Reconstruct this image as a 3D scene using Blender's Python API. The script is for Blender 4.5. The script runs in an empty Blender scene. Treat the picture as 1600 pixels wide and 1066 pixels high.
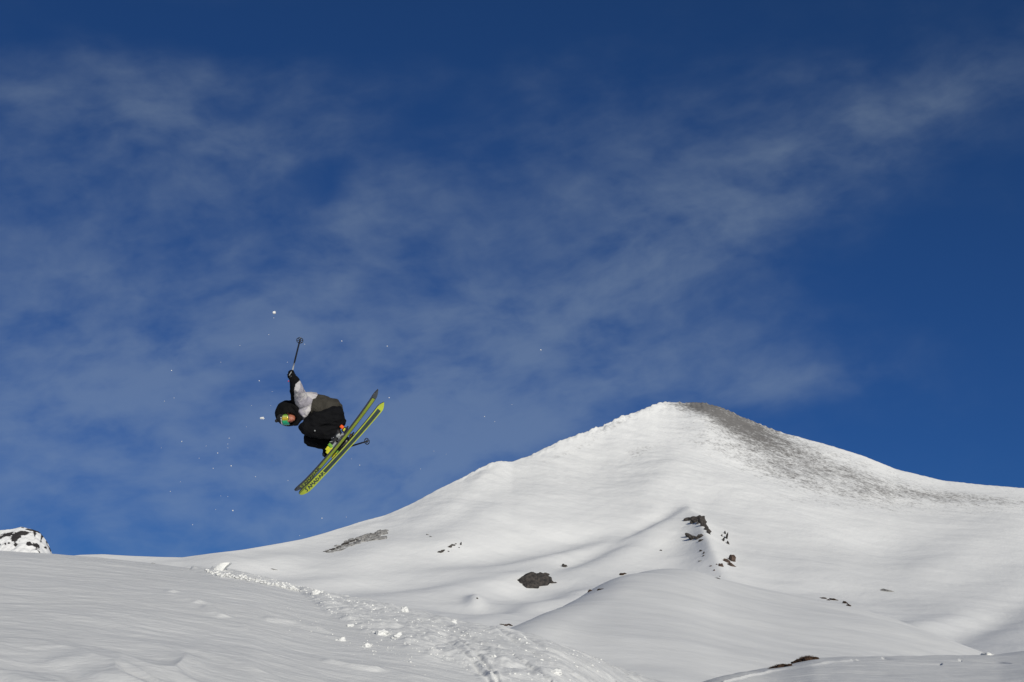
import bpy, bmesh, math, random
import numpy as np
from mathutils import Vector, Matrix, noise as mnoise
random.seed(7); np.random.seed(7); mnoise.seed_set(7)
sc = bpy.context.scene
col = sc.collection
R = math.radians

# ------------------------------------------------------------------ camera
W, H = 1600.0, 1066.0
LENS = 50.0
FPX = W * LENS / 36.0
PITCH = R(12.85)
CZ = 1.6
cp, sp = math.cos(PITCH), math.sin(PITCH)
cam_d = bpy.data.cameras.new('camera'); cam = bpy.data.objects.new('camera', cam_d)
col.objects.link(cam); sc.camera = cam
cam_d.lens = LENS; cam_d.sensor_width = 36; cam_d.clip_start = 0.1; cam_d.clip_end = 30000
cam.location = (0, 0, CZ); cam.rotation_euler = (R(90) + PITCH, 0, 0)

# ------------------------------------------------------------------ light
SUN_EL, SUN_AZ = 20.5, 24.0          # azimuth measured from behind the camera towards the right
sdir = Vector((math.sin(R(SUN_AZ)) * math.cos(R(SUN_EL)), -math.cos(R(SUN_AZ)) * math.cos(R(SUN_EL)), math.sin(R(SUN_EL))))
sl = bpy.data.lights.new('sun', 'SUN'); so = bpy.data.objects.new('sun', sl); col.objects.link(so)
sl.energy = 3.75; sl.angle = R(0.5); sl.color = (1.0, 0.955, 0.845)
so.rotation_euler = sdir.to_track_quat('Z', 'Y').to_euler(); so.location = (20, -30, 40)
sc.view_settings.view_transform = 'Standard'; sc.view_settings.look = 'None'
sc.view_settings.gamma = 1; sc.view_settings.exposure = 0.0
sc.view_settings.use_curve_mapping = False

def pix_dir(px, py):
    u = (px - W / 2) / FPX; v = (H / 2 - py) / FPX
    return Vector((u, cp - v * sp, sp + v * cp))

world = bpy.data.worlds.new('World'); sc.world = world; world.use_nodes = True
nt = world.node_tree; nt.nodes.clear()
def N(t, **k):
    n = nt.nodes.new(t)
    for a, b in k.items(): setattr(n, a, b)
    return n
def math_n(op, a, b=None, c=None, clamp=False):
    n = N('ShaderNodeMath', operation=op); n.use_clamp = clamp
    for i, x in enumerate((a, b, c)):
        if x is None: continue
        if isinstance(x, (int, float)): n.inputs[i].default_value = x
        else: nt.links.new(x, n.inputs[i])
    return n.outputs[0]
def vmath(op, a, b=None):
    n = N('ShaderNodeVectorMath', operation=op)
    for i, x in enumerate((a, b)):
        if x is None: continue
        if isinstance(x, (tuple, list, Vector)): n.inputs[i].default_value = tuple(x)
        else: nt.links.new(x, n.inputs[i])
    return n.outputs['Value'] if op in ('DOT_PRODUCT', 'LENGTH') else n.outputs[0]
sky = N('ShaderNodeTexSky', sky_type='NISHITA')
sky.sun_disc = False; sky.sun_elevation = R(SUN_EL); sky.sun_rotation = math.atan2(sdir.x, sdir.y)
sky.altitude = 2600; sky.air_density = 1.0; sky.dust_density = 0.0; sky.ozone_density = 3.0
# the camera's rendering of a polarised deep blue sky: a curve for each channel
sc3 = N('ShaderNodeSeparateColor'); nt.links.new(sky.outputs[0], sc3.inputs[0]); cc3 = N('ShaderNodeCombineColor')
for i, (gam, k) in enumerate(((.58, .0476), (.68, .151), (.83, .37))):
    nt.links.new(math_n('MULTIPLY', math_n('POWER', math_n('MULTIPLY', sc3.outputs[i], .1), gam), k * 10), cc3.inputs[i])
hsv = cc3
geo = N('ShaderNodeTexCoord'); D = geo.outputs['Generated']
sep = N('ShaderNodeSeparateXYZ'); nt.links.new(D, sep.inputs[0])
zc = math_n('MAXIMUM', sep.outputs[2], 0.0)
# thin high cloud: coordinates on a flat layer far overhead
lay = N('ShaderNodeMapping'); lay.vector_type = 'POINT'; nt.links.new(D, lay.inputs[0])
lay.inputs['Rotation'].default_value = (0, R(20), 0); lay.inputs['Scale'].default_value = (0.85, 1.0, 1.25)
def noise_n(vec, scale, detail, rough, lac=2.0, dist=0.0):
    n = N('ShaderNodeTexNoise'); n.noise_dimensions = '3D'
    n.inputs['Scale'].default_value = scale; n.inputs['Detail'].default_value = detail
    n.inputs['Roughness'].default_value = rough; n.inputs['Lacunarity'].default_value = lac
    n.inputs['Distortion'].default_value = dist
    nt.links.new(vec, n.inputs['Vector']); return n
warp = noise_n(lay.outputs[0], 5.0, 4, 0.55)
wv = vmath('SUBTRACT', warp.outputs['Color'], (0.5, 0.5, 0.5))
wvs = N('ShaderNodeVectorMath', operation='SCALE'); nt.links.new(wv, wvs.inputs[0]); wvs.inputs['Scale'].default_value = 0.07
lw = vmath('ADD', lay.outputs[0], wvs.outputs[0])
n_big = noise_n(lw, 24.0, 4, 0.52).outputs['Fac']
mp = N('ShaderNodeMapping'); mp.vector_type = 'POINT'; nt.links.new(lw, mp.inputs[0])
mp.inputs['Rotation'].default_value = (0, R(8), 0); mp.inputs['Scale'].default_value = (0.8, 1.0, 1.5)
n_fine = noise_n(mp.outputs[0], 42, 6, 0.56, 2.1, 0.0).outputs['Fac']
wd = vmath('ADD', D, wvs.outputs[0])
wd2s = N('ShaderNodeVectorMath', operation='SCALE'); nt.links.new(wv, wd2s.inputs[0]); wd2s.inputs['Scale'].default_value = 0.09
Dw = vmath('ADD', D, wd2s.outputs[0])
# cloud banks (centre px, py, radius along, radius across, angle up to the right, amount)
BANKS = [(280,430,580,340,0,.46),(900,470,430,200,22,.36),(1250,290,420,110,24,.26),(300,760,560,190,0,.52),(60,600,260,150,0,.16),(640,740,240,90,20,.26),(980,640,260,50,10,.16),(1260,600,140,30,5,.16),
         (230,150,200,80,8,.26),(90,240,180,100,0,.10),(400,240,130,50,0,.20),(120,450,230,60,-6,.10),(560,350,120,50,12,.22),(60,540,150,50,0,.10),
         (440,490,120,50,10,.14),(240,600,170,45,10,.20),(690,500,150,60,20,.12),(900,480,130,50,14,.14),(1130,390,240,50,26,.12),(1430,175,250,50,24,.34),
         (1290,120,120,40,15,.10),(720,600,120,45,25,.20),(720,720,170,38,22,.30),(1010,570,200,45,12,.34),(1240,590,170,38,6,.24),(370,700,140,40,-15,.14),(850,170,300,70,5,.10),
         (500,300,45,26,25,-.30),(540,315,45,22,40,-.32),(430,775,90,24,0,-.34),(300,660,80,28,0,-.26),(360,40,300,40,0,-.28),(400,180,80,24,-8,-.2),(700,200,90,40,20,-.28),
         (690,60,220,60,0,-.16),(1020,650,60,26,0,-.16),(230,500,80,24,0,-.14),(420,420,70,24,0,-.12),(760,400,120,24,15,-.08),(1420,430,200,90,20,-.16),(870,600,60,30,20,-.12)]
acc = None
for (bx, by, ra, rb, ang, amp) in BANKS:
    c = pix_dir(bx, by).normalized()
    e1 = (pix_dir(bx + math.cos(R(ang)) * 10, by - math.sin(R(ang)) * 10).normalized() - c).normalized()
    e2 = c.cross(e1).normalized()
    dv = vmath('SUBTRACT', Dw, c)
    a = math_n('MULTIPLY', vmath('DOT_PRODUCT', dv, e1 / (ra / FPX)), 1.0)
    b = math_n('MULTIPLY', vmath('DOT_PRODUCT', dv, e2 / (rb / FPX)), 1.0)
    d3 = math_n('MULTIPLY', vmath('DOT_PRODUCT', dv, c), 1.5)
    q = math_n('ADD', math_n('ADD', math_n('MULTIPLY', a, a), math_n('MULTIPLY', b, b)), math_n('MULTIPLY', d3, d3))
    g = math_n('MULTIPLY', math_n('EXPONENT', math_n('MULTIPLY', q, -0.9)), amp)
    acc = g if acc is None else math_n('ADD', acc, g)
# away from the view the layer goes on with the same average cover
fwd = vmath('DOT_PRODUCT', D, Vector((0, cp, sp)))
away = N('ShaderNodeMapRange'); nt.links.new(fwd, away.inputs[0])
away.inputs[1].default_value = 0.93; away.inputs[2].default_value = 0.78; away.inputs[3].default_value = 0.02; away.inputs[4].default_value = 0.36
cover = math_n('ADD', acc, away.outputs[0])
tex = math_n('ADD', math_n('MULTIPLY', math_n('SUBTRACT', n_big, 0.5), 2.3), math_n('MULTIPLY', math_n('SUBTRACT', n_fine, 0.5), 1.0))
dens = math_n('ADD', cover, math_n('MULTIPLY', tex, math_n('ADD', math_n('MULTIPLY', cover, 0.75, clamp=False), 0.10)))
rmp = N('ShaderNodeMapRange'); rmp.interpolation_type = 'SMOOTHSTEP'; nt.links.new(dens, rmp.inputs[0])
rmp.inputs[1].default_value = 0.0; rmp.inputs[2].default_value = 1.25; rmp.inputs[3].default_value = 0.0; rmp.inputs[4].default_value = 0.275
mixc = N('ShaderNodeMix', data_type='RGBA'); nt.links.new(rmp.outputs[0], mixc.inputs['Factor'])
nt.links.new(hsv.outputs[0], mixc.inputs[6])
mixc.inputs[7].default_value = (3.5, 4.35, 5.0, 1)
bg = N('ShaderNodeBackground'); bg.inputs['Strength'].default_value = 0.1
nt.links.new(mixc.outputs[2], bg.inputs['Color'])
wo = N('ShaderNodeOutputWorld'); nt.links.new(bg.outputs[0], wo.inputs[0])

# ------------------------------------------------------------------ helpers
def tag(o, label=None, cat=None, group=None, kind=None):
    if label: o['label'] = label
    if cat: o['category'] = cat
    if group: o['group'] = group
    if kind: o['kind'] = kind
    return o
def link(name, me, mats, parent=None):
    o = bpy.data.objects.new(name, me); col.objects.link(o)
    for m in (mats if isinstance(mats, (list, tuple)) else [mats]): me.materials.append(m)
    if parent: o.parent = parent
    return o
def smooth(me, on=True): me.polygons.foreach_set('use_smooth', [on] * len(me.polygons))
def empty(name, loc):
    o = bpy.data.objects.new(name, None); col.objects.link(o); o.location = loc; o.empty_display_size = 0.1; return o

# numpy gradient noise
def _h(ix, iy, seed):
    n = (ix.astype(np.int64) * 374761393 + iy.astype(np.int64) * 668265263 + seed * 144665) & 0xffffffff
    n = ((n ^ (n >> 13)) * 1274126177) & 0xffffffff
    n = (n ^ (n >> 16)) & 0xffffffff
    return n / 4294967296.0 * 2 * np.pi
def gnoise(x, y, seed=0):
    x0 = np.floor(x); y0 = np.floor(y); fx = x - x0; fy = y - y0
    ix = x0.astype(np.int64); iy = y0.astype(np.int64)
    def g(a, b, dx, dy):
        h = _h(ix + a, iy + b, seed); return np.cos(h) * dx + np.sin(h) * dy
    u = fx ** 3 * (fx * (fx * 6 - 15) + 10); v = fy ** 3 * (fy * (fy * 6 - 15) + 10)
    n00 = g(0, 0, fx, fy); n10 = g(1, 0, fx - 1, fy); n01 = g(0, 1, fx, fy - 1); n11 = g(1, 1, fx - 1, fy - 1)
    return ((n00 * (1 - u) + n10 * u) * (1 - v) + (n01 * (1 - u) + n11 * u) * v) * 1.45
def fbm(x, y, oct=4, seed=0, rough=0.5):
    r = 0; a = 1; s = 0
    for k in range(oct):
        r = r + a * gnoise(x * 2 ** k + 17.3 * k, y * 2 ** k - 9.1 * k, seed + k); s += a; a *= rough
    return r / s

# projection between the photograph's pixels and world slopes
def s_of_py(py): return np.tan(PITCH + np.arctan((H / 2 - np.asarray(py, float)) / FPX))
def t_of(px, py):
    v = (H / 2 - np.asarray(py, float)) / FPX
    return ((np.asarray(px, float) - W / 2) / FPX) / (cp - v * sp)
def pxpy(t, s):
    v = np.tan(np.arctan(s) - PITCH)
    return t * (cp - v * sp) * FPX + W / 2, H / 2 - v * FPX
def curve(ts, pts, sm=0):
    pts = np.array(pts, float); t = t_of(pts[:, 0], pts[:, 1]); s = s_of_py(pts[:, 1])
    o = np.argsort(t); r = np.interp(ts, t[o], s[o])
    return r
def smooth1(a, n):
    k = np.hanning(n + 2)[1:-1]; k /= k.sum()
    return np.convolve(np.pad(a, (n // 2, n - 1 - n // 2), 'edge'), k, 'valid')
def sstep(a, b, x):
    t = np.clip((x - a) / (b - a), 0, 1); return t * t * (3 - 2 * t)

def grid_obj(name, X, Y, Z, mats, attrs=None):
    nr, nc = X.shape
    me = bpy.data.meshes.new(name)
    co = np.stack([X, Y, Z], -1).reshape(-1, 3).astype(np.float32)
    i = np.arange(nr * nc).reshape(nr, nc)
    q = np.stack([i[:-1, :-1], i[:-1, 1:], i[1:, 1:], i[1:, :-1]], -1).reshape(-1, 4)
    me.vertices.add(len(co)); me.vertices.foreach_set('co', co.ravel())
    me.loops.add(q.size); me.loops.foreach_set('vertex_index', q.ravel().astype(np.int32))
    me.polygons.add(len(q)); me.polygons.foreach_set('loop_start', (np.arange(len(q)) * 4).astype(np.int32))
    me.polygons.foreach_set('loop_total', np.full(len(q), 4, np.int32))
    me.update(); me.validate()
    me.polygons.foreach_set('use_smooth', np.ones(len(q), bool))
    for k, a in (attrs or {}).items():
        at = me.attributes.new(k, 'FLOAT', 'POINT'); at.data.foreach_set('value', a.ravel().astype(np.float32))
    return link(name, me, mats)
SHEETS = {}
def hit(px, py, names=None, depth=0):
    """nearest ground point seen at a photograph pixel"""
    t = float(t_of(px, py)); s = float(s_of_py(py)); best = None
    for nm in (names or SHEETS):
        T, Y, Z = SHEETS[nm]
        c = int(np.clip(np.searchsorted(T, t), 1, len(T) - 1))
        a = (t - T[c - 1]) / (T[c] - T[c - 1])
        y = Y[:, c - 1] * (1 - a) + Y[:, c] * a; z = Z[:, c - 1] * (1 - a) + Z[:, c] * a
        S = (z - CZ) / y
        w = np.where((S[1:] >= s) & (S[:-1] < s))[0]
        if len(w):
            j = w[0]; b = (s - S[j]) / (S[j + 1] - S[j]); yy = y[j] * (1 - b) + y[j + 1] * b
            if best is None or yy < best.y: best = Vector((t * yy, yy, CZ + s * yy))
    if best is None and depth < 14: return hit(px, py + 1, names, depth + 1)
    return best
def smooth_i(x, a, b):
    xs = np.linspace(a[0] - 40, a[-1] + 40, 400); return np.interp(x, xs, smooth1(np.interp(xs, a, b), 41))
def gauss(PX, PY, cx, cy, rx, ry, ang=0):
    a = R(ang); dx = PX - cx; dy = -(PY - cy)
    u = dx * math.cos(a) + dy * math.sin(a); v = -dx * math.sin(a) + dy * math.cos(a)
    return np.exp(-((u / rx) ** 2 + (v / ry) ** 2))
def polydist(PX, PY, pts):
    """distance to a polyline, plus the parameter along it"""
    best = np.full(PX.shape, 1e9); par = np.zeros(PX.shape); side = np.zeros(PX.shape)
    for k in range(len(pts) - 1):
        x0, y0 = pts[k][:2]; x1, y1 = pts[k + 1][:2]
        dx, dy = x1 - x0, y1 - y0; L = dx * dx + dy * dy
        h = np.clip(((PX - x0) * dx + (PY - y0) * dy) / L, 0, 1)
        d = np.hypot(PX - x0 - h * dx, PY - y0 - h * dy)
        m = d < best; best = np.where(m, d, best); par = np.where(m, k + h, par)
    return best, par

# ------------------------------------------------------------------ materials
def mat(name, colr=(.8, .8, .8), rough=.6, metal=0., bump=None, var=None, spec=None):
    m = bpy.data.materials.new(name); m.use_nodes = True; t = m.node_tree; b = t.nodes['Principled BSDF']
    b.inputs['Base Color'].default_value = (*colr, 1); b.inputs['Roughness'].default_value = rough; b.inputs['Metallic'].default_value = metal
    if spec is not None: b.inputs['Specular IOR Level'].default_value = spec
    tc = t.nodes.new('ShaderNodeTexCoord')
    if var:   # (scale, amount)
        n = t.nodes.new('ShaderNodeTexNoise'); n.inputs['Scale'].default_value = var[0]; n.inputs['Detail'].default_value = 6
        t.links.new(tc.outputs['Object'], n.inputs['Vector'])
        mr = t.nodes.new('ShaderNodeMapRange'); t.links.new(n.outputs['Fac'], mr.inputs[0])
        mr.inputs[1].default_value = .3; mr.inputs[2].default_value = .7; mr.inputs[3].default_value = 1 - var[1]; mr.inputs[4].default_value = 1 + var[1]
        mx = t.nodes.new('ShaderNodeVectorMath'); mx.operation = 'SCALE'; mx.inputs[0].default_value = colr
        t.links.new(mr.outputs[0], mx.inputs['Scale']); t.links.new(mx.outputs[0], b.inputs['Base Color'])
    if bump:  # list of (scale, distance)
        prev = None
        for sc_, dist in bump:
            n = t.nodes.new('ShaderNodeTexNoise'); n.inputs['Scale'].default_value = sc_; n.inputs['Detail'].default_value = 5
            t.links.new(tc.outputs['Object'], n.inputs['Vector'])
            bu = t.nodes.new('ShaderNodeBump'); bu.inputs['Distance'].default_value = dist; bu.inputs['Strength'].default_value = 1
            t.links.new(n.outputs['Fac'], bu.inputs['Height'])
            if prev: t.links.new(prev, bu.inputs['Normal'])
            prev = bu.outputs[0]
        t.links.new(prev, b.inputs['Normal'])
    return m

def snow_mat(name, bumps, streak=None, ash=False, base=(.80, .805, .80)):
    m = mat(name, base, .85, spec=.08); t = m.node_tree; b = t.nodes['Principled BSDF']
    tc = t.nodes.new('ShaderNodeTexCoord')
    def nz(scale, vec, det=4, ro=.5):
        n = t.nodes.new('ShaderNodeTexNoise'); n.inputs['Scale'].default_value = scale; n.inputs['Detail'].default_value = det
        n.inputs['Roughness'].default_value = ro; t.links.new(vec, n.inputs['Vector']); return n.outputs['Fac']
    prev = None
    for sc_, dist, ang, stretch in bumps:
        mpn = t.nodes.new('ShaderNodeMapping'); t.links.new(tc.outputs['Object'], mpn.inputs[0])
        mpn.vector_type = 'TEXTURE'
        mpn.inputs['Rotation'].default_value = (0, 0, R(ang)); mpn.inputs['Scale'].default_value = (stretch, 1, 1)
        f = nz(sc_, mpn.outputs[0], 5, .55)
        bu = t.nodes.new('ShaderNodeBump'); bu.inputs['Distance'].default_value = dist; t.links.new(f, bu.inputs['Height'])
        if prev: t.links.new(prev, bu.inputs['Normal'])
        prev = bu.outputs[0]
    t.links.new(prev, b.inputs['Normal'])
    v = nz(.6 if not ash else .01, tc.outputs['Object'], 5)
    mr = t.nodes.new('ShaderNodeMapRange'); t.links.new(v, mr.inputs[0])
    mr.inputs[1].default_value = .3; mr.inputs[2].default_value = .7; mr.inputs[3].default_value = .97; mr.inputs[4].default_value = 1.02
    s = t.nodes.new('ShaderNodeVectorMath'); s.operation = 'SCALE'; s.inputs[0].default_value = base; t.links.new(mr.outputs[0], s.inputs['Scale'])
    outc = s.outputs[0]
    if ash:
        at = t.nodes.new('ShaderNodeAttribute'); at.attribute_name = 'ash'
        mpn = t.nodes.new('ShaderNodeMapping'); t.links.new(tc.outputs['Object'], mpn.inputs[0]); mpn.vector_type = 'TEXTURE'
        mpn.inputs['Rotation'].default_value = (0, R(25), 0); mpn.inputs['Scale'].default_value = (2.4, 4.0, 1.0)
        a1 = nz(.30, mpn.outputs[0], 8, .72)
        a2 = nz(.02, tc.outputs['Object'], 4, .6)
        def mth(op, x, y):
            n = t.nodes.new('ShaderNodeMath'); n.operation = op
            for i, q in enumerate((x, y)):
                if isinstance(q, (int, float)): n.inputs[i].default_value = q
                else: t.links.new(q, n.inputs[i])
            return n.outputs[0]
        a3 = nz(.55, tc.outputs['Object'], 6, .7)
        f = mth('ADD', mth('ADD', mth('MULTIPLY', at.outputs['Fac'], .9), mth('MULTIPLY', mth('SUBTRACT', a3, .5), 2.8)), mth('ADD', mth('MULTIPLY', mth('SUBTRACT', a1, .5), 2.2), mth('MULTIPLY', mth('SUBTRACT', a2, .5), .7)))
        mr2 = t.nodes.new('ShaderNodeMapRange'); mr2.interpolation_type = 'SMOOTHSTEP'; t.links.new(f, mr2.inputs[0])
        mr2.inputs[1].default_value = .10; mr2.inputs[2].default_value = 1.45; mr2.inputs[3].default_value = 0; mr2.inputs[4].default_value = .93
        gate = mth('MULTIPLY', mr2.outputs[0], mth('MINIMUM', mth('MULTIPLY', at.outputs['Fac'], 6.0), 1.0))
        mx = t.nodes.new('ShaderNodeMix'); mx.data_type = 'RGBA'; t.links.new(gate, mx.inputs['Factor'])
        t.links.new(outc, mx.inputs[6]); mx.inputs[7].default_value = (.135, .128, .124, 1); outc = mx.outputs[2]
    t.links.new(outc, b.inputs['Base Color'])
    return m

M = {}
M['snow_near'] = snow_mat('snow_near', [(7, .016, -30, 4.5), (30, .006, -30, 2.5), (130, .0013, 0, 1)], base=(.72, .725, .72))
M['snow_clod'] = mat('snow_clod', (.73, .735, .725), .9, bump=[(30, .006), (120, .002)], spec=.0)
M['snow_mid'] = snow_mat('snow_mid', [(.7, .05, 25, 2.0), (3, .016, -30, 2), (14, .004, 0, 1)], base=(.755, .76, .755))
M['snow_far'] = snow_mat('snow_far', [(.035, .5, 70, 2.0), (.16, .24, 70, 2.2), (.6, .08, 70, 2.0)], ash=True, base=(.80, .805, .80))
M['snow_fly'] = mat('snow_fly', (.70, .70, .69), .7, bump=[(60, .004)])

# ------------------------------------------------------------------ near slope
def cols(n, lim=.40, far=.95):
    a = np.linspace(-lim, lim, n); b = np.linspace(lim, far, n // 9)[1:]
    return np.concatenate([-b[::-1], a, b])
T = cols(900)
NEAR_CREST = [(-900,838),(-300,846),(0,861),(80,866),(150,871),(230,880),(330,893),(400,905),(460,920),(520,933),(580,943),(640,953),(700,969),(760,982),(800,989),
              (850,1003),(900,1022),(960,1046),(1020,1066),(1075,1074),(1120,1061),(1160,1051),(1215,1043),(1270,1031),(1320,1028),(1400,1026.5),(1480,1025.5),(1560,1023),(1600,1018),(1700,1004),(2300,970)]
Sc = smooth1(curve(T, NEAR_CREST), 13)
pxc = T * FPX + 800
Yc = smooth1(np.interp(pxc, [-1500, 0, 350, 700, 900, 1050, 1200, 1600, 3000], [24, 21, 18.5, 16, 15.5, 22, 34, 40, 46]), 61)
yr = np.concatenate([np.linspace(.06, .30, 16, endpoint=False), np.linspace(.30, 1.16, 560, endpoint=False), np.linspace(1.16, 4.0, 60)])
Yn = yr[:, None] * Yc[None, :]
K = np.full(T.shape, .1)
def near_prof(K):
    y0 = .72 * Yc
    z = K[None, :] * Yn - .4 / Yc[None, :] * 1.0 * np.maximum(Yn - y0[None, :], 0) ** 2 / 1.6
    return z
for _ in range(40):
    z = near_prof(K); smax = ((z - CZ) / Yn).max(0); K += (Sc - smax)
Zn = near_prof(K); Zn = np.maximum(Zn, -7 - .02 * Yn)
Xn = T[None, :] * Yn
PX, PY = pxpy(np.broadcast_to(T[None, :], Yn.shape), (Zn - CZ) / Yn)
front = sstep(1.12, 1.0, Yn / Yc[None, :])
behind = (Yn > Yc[None, :] * .97)
ca, sa = math.cos(R(-30)), math.sin(R(-30))
U = Xn * ca + Yn * sa; V = -Xn * sa + Yn * ca
wob = fbm(Xn * .5, Yn * .5, 3, 11) * .5
dz = .017 * fbm(U * .8, (V + wob) * 3.4, 4, 3, .62) + .016 * fbm(U * .3, (V + wob) * 1.1, 3, 5) + .03 * fbm(Xn * .35, Yn * .35, 2, 8)
# deeper wind ridges low on the left
bl = sstep(985, 1060, PY) * sstep(520, 120, PX)
c2, s2 = math.cos(R(-50)), math.sin(R(-50)); U2 = Xn * c2 + Yn * s2; V2 = -Xn * s2 + Yn * c2
rid = 1 - np.abs(fbm(U2 * .30 + 3, (V2 + wob * .6) * 1.7, 3, 21)) * 2.4
dz += bl * (.085 * np.abs(np.clip(rid, -.2, 1)) ** 1.5 * np.sign(rid))
# band of broken snow the skiers churned up
BAND = [(300, 890, 4), (380, 902, 7), (470, 917, 7), (520, 945, 16), (590, 968, 26), (670, 995, 32), (760, 1022, 42), (850, 1046, 52), (930, 1075, 60), (980, 1120, 70)]
bd, bpar = polydist(PX, PY, BAND)
bw = np.interp(bpar, range(len(BAND)), [b[2] for b in BAND]) * np.clip(.35 + bpar * 1.2, 0, 1)
band = sstep(1.35, .35, bd / bw) * front
def billow(x, y, o, s): 
    r = 0; a = 1; t_ = 0
    for k in range(o):
        r = r + a * np.abs(gnoise(x * 2 ** k + 5 * k, y * 2 ** k, s + k)); t_ += a; a *= .55
    return r / t_
churn = billow(Xn * 1.9, Yn * 1.2, 5, 31)
patch = sstep(-.25, .25, fbm(Xn * .8, Yn * .6, 2, 41) + .05)
dz += band * (.02 + .115 * churn * (0.35 + .65 * patch)) 
edge_lumps = np.exp(-((bd - bw * .85) / (bw * .25)) ** 2) * front * sstep(440, 540, PX)
dz += edge_lumps * .05 * np.clip(fbm(Xn * 3.5, Yn * 3, 3, 51) + .1, 0, 1)
TRACKS = [([(655,985),(712,1004),(745,1032),(775,1066),(800,1110)], 2.2, .018, 1), ([(640,962),(690,980),(745,1007),(800,1030),(860,1075)], 2.2, .025, 1),
          ([(760,982),(790,1000),(830,1022),(880,1052),(940,1100)], 2.6, .025, 1), ([(700,1012),(728,1034),(762,1066),(790,1120)], 2.6, .018, 1), ([(815,1000),(850,1018),(900,1040),(960,1072)], 2.0, .022, 1),
          ([(255,922),(300,938),(345,962),(390,981)], 5, .022, -1), ([(500,1034),(550,1044),(610,1052)], 3, .025, -1), ([(395,965),(460,975),(520,990)], 2.2, .018, -1)]
for pts, w, dep, sgn in TRACKS:
    d, pr = polydist(PX, PY, pts)
    d = d + 1.2 * fbm(Xn * 3, Yn * 3, 2, 61)
    env = np.clip(pr * 3, 0, 1) if sgn > 0 else np.clip(pr * 3, 0, 1) * np.clip((len(pts) - 1 - pr) * 3, 0, 1)
    brk = sstep(-.3, .1, fbm(Xn * 2.5, Yn * 2.5, 2, 67))
    dz -= sgn * dep * np.exp(-(d / w) ** 2) * env * (brk if sgn < 0 else 1)
    if sgn > 0: dz += .35 * dep * np.exp(-((d - 2.2 * w) / (w)) ** 2) * env * (.5 + churn * 2)
# old ski tracks on the right shoulder
RT = [([(1130,1066),(1175,1056),(1230,1045),(1290,1037),(1330,1032)], 1.1, .03, -1), ([(1380,1028.5),(1430,1032),(1500,1033)], .8, .07, 1), ([(1500,1031),(1580,1036),(1640,1035)], .8, .06, 1), ([(1340,1031),(1400,1034),(1470,1039)], .8, .06, 1)]
for pts, w, dep, sgn in RT:
    d, pr = polydist(PX, PY, pts); dz -= sgn * dep * np.exp(-(d / w) ** 2)
right = sstep(1000, 1120, PX)
dz += right * (.05 * fbm(Xn * .5, Yn * .35, 4, 71))
crestfade = 1 - .75 * np.exp(-((Yn / Yc[None, :] - 1.0) / .10) ** 2) * (PX < 330)
Zn = Zn + dz * crestfade * sstep(.1, .3, Yn / Yc[None, :])
near = grid_obj('snow_slope', Xn, Yn, Zn, M['snow_near']); tag(near, kind='structure')
SHEETS['near'] = (T, Yn, Zn)

# ------------------------------------------------------------------ middle mound
Tk = cols(420)
KN = [(-900,1120),(300,1080),(600,1040),(720,1008),(790,990),(830,969),(870,948),(920,925),(950,911),(975,900),(1010,892),(1050,889),(1090,893),(1120,903),(1160,914),(1200,924),(1250,934),(1290,940),
      (1340,951),(1400,968),(1450,985),(1500,1004),(1545,1022),(1620,1050),(2400,1150)]
Sk = smooth1(curve(Tk, KN), 15)
Yk0 = smooth1(np.interp(Tk * FPX + 800, [300, 720, 800, 900, 1000, 1100, 1300, 1500, 1900], [40, 46, 56, 84, 112, 126, 126, 112, 90]), 31)
yr = np.concatenate([np.linspace(.2, 1.15, 300, endpoint=False), np.linspace(1.15, 2.2, 40)])
Yk = yr[:, None] * Yk0[None, :]
K2 = np.full(Tk.shape, .1)
def kprof(K): return -2.5 + K[None, :] * (Yk - 22) - .0022 * (120 / Yk0) * np.maximum(Yk - .7 * Yk0, 0) ** 2
for _ in range(60):
    z = kprof(K2); smax = ((z - CZ) / Yk).max(0); K2 += (Sk - smax) * 1.2
zA = kprof(K2); zB = kprof(smooth1(K2, 81)); wk = sstep(.25, .72, Yk / Yk0); Zk = zA * wk + zB * (1 - wk); Zk = np.maximum(Zk, -14)
Xk = Tk[None, :] * Yk
Zk = Zk + .6 * fbm(Xk * .035, Yk * .04, 4, 81) + .06 * fbm(Xk * .12 + Yk * .05, Yk * .35, 4, 85)
knoll = grid_obj('snow_mound', Xk, Yk, Zk, M['snow_mid']); tag(knoll, kind='structure')
SHEETS['knoll'] = (Tk, Yk, Zk)

# ------------------------------------------------------------------ mountain
Tm = cols(920, .40, 1.3)
MC = [(-1500,880),(-600,875),(-200,880),(60,874),(125,867),(160,866),(205,868.5),(245,870),(285,871),(330,865),(380,859),(430,850),(470,843),(500,835),(530,826),(575,812),(600,806),(640,789),(690,762),(730,743),(752,730),(775,721),(785,720),(800,722),(830,711),
      (870,691),(900,680),(945,663),(960,655),(990,645),(1015,634),(1035,629),(1050,627.5),(1075,629.5),(1100,629),(1125,635),(1160,652),(1210,672),(1240,681),(1300,697),(1350,713),(1400,733),(1450,745),(1475,751),(1530,757),(1600,763),(1700,775),(1900,800),(2400,850),(4000,900)]
Sm = curve(Tm, MC); Sm = smooth1(Sm, 5)
pxm = Tm * FPX + 800
Ycr = smooth1(np.interp(pxm, [-1200, 0, 350, 700, 1050, 1600, 3000], [560, 510, 510, 700, 950, 900, 900]), 41)
w = np.concatenate([np.linspace(-.9, 0, 40, endpoint=False), np.linspace(0, 1, 430)])
s_base = float(s_of_py(1010))
wp = np.maximum(w, 0)
yfrac = wp ** .78
Ym = 300 + (Ycr[None, :] - 300) * yfrac[:, None]
Ym = np.where(w[:, None] < 0, 300 + w[:, None] * 200, Ym)
Shv = smooth1(Sm, 141)
Smm = s_base + (Shv[None, :] - s_base) * w[:, None] + (Sm - Shv)[None, :] * wp[:, None] ** 5
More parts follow.
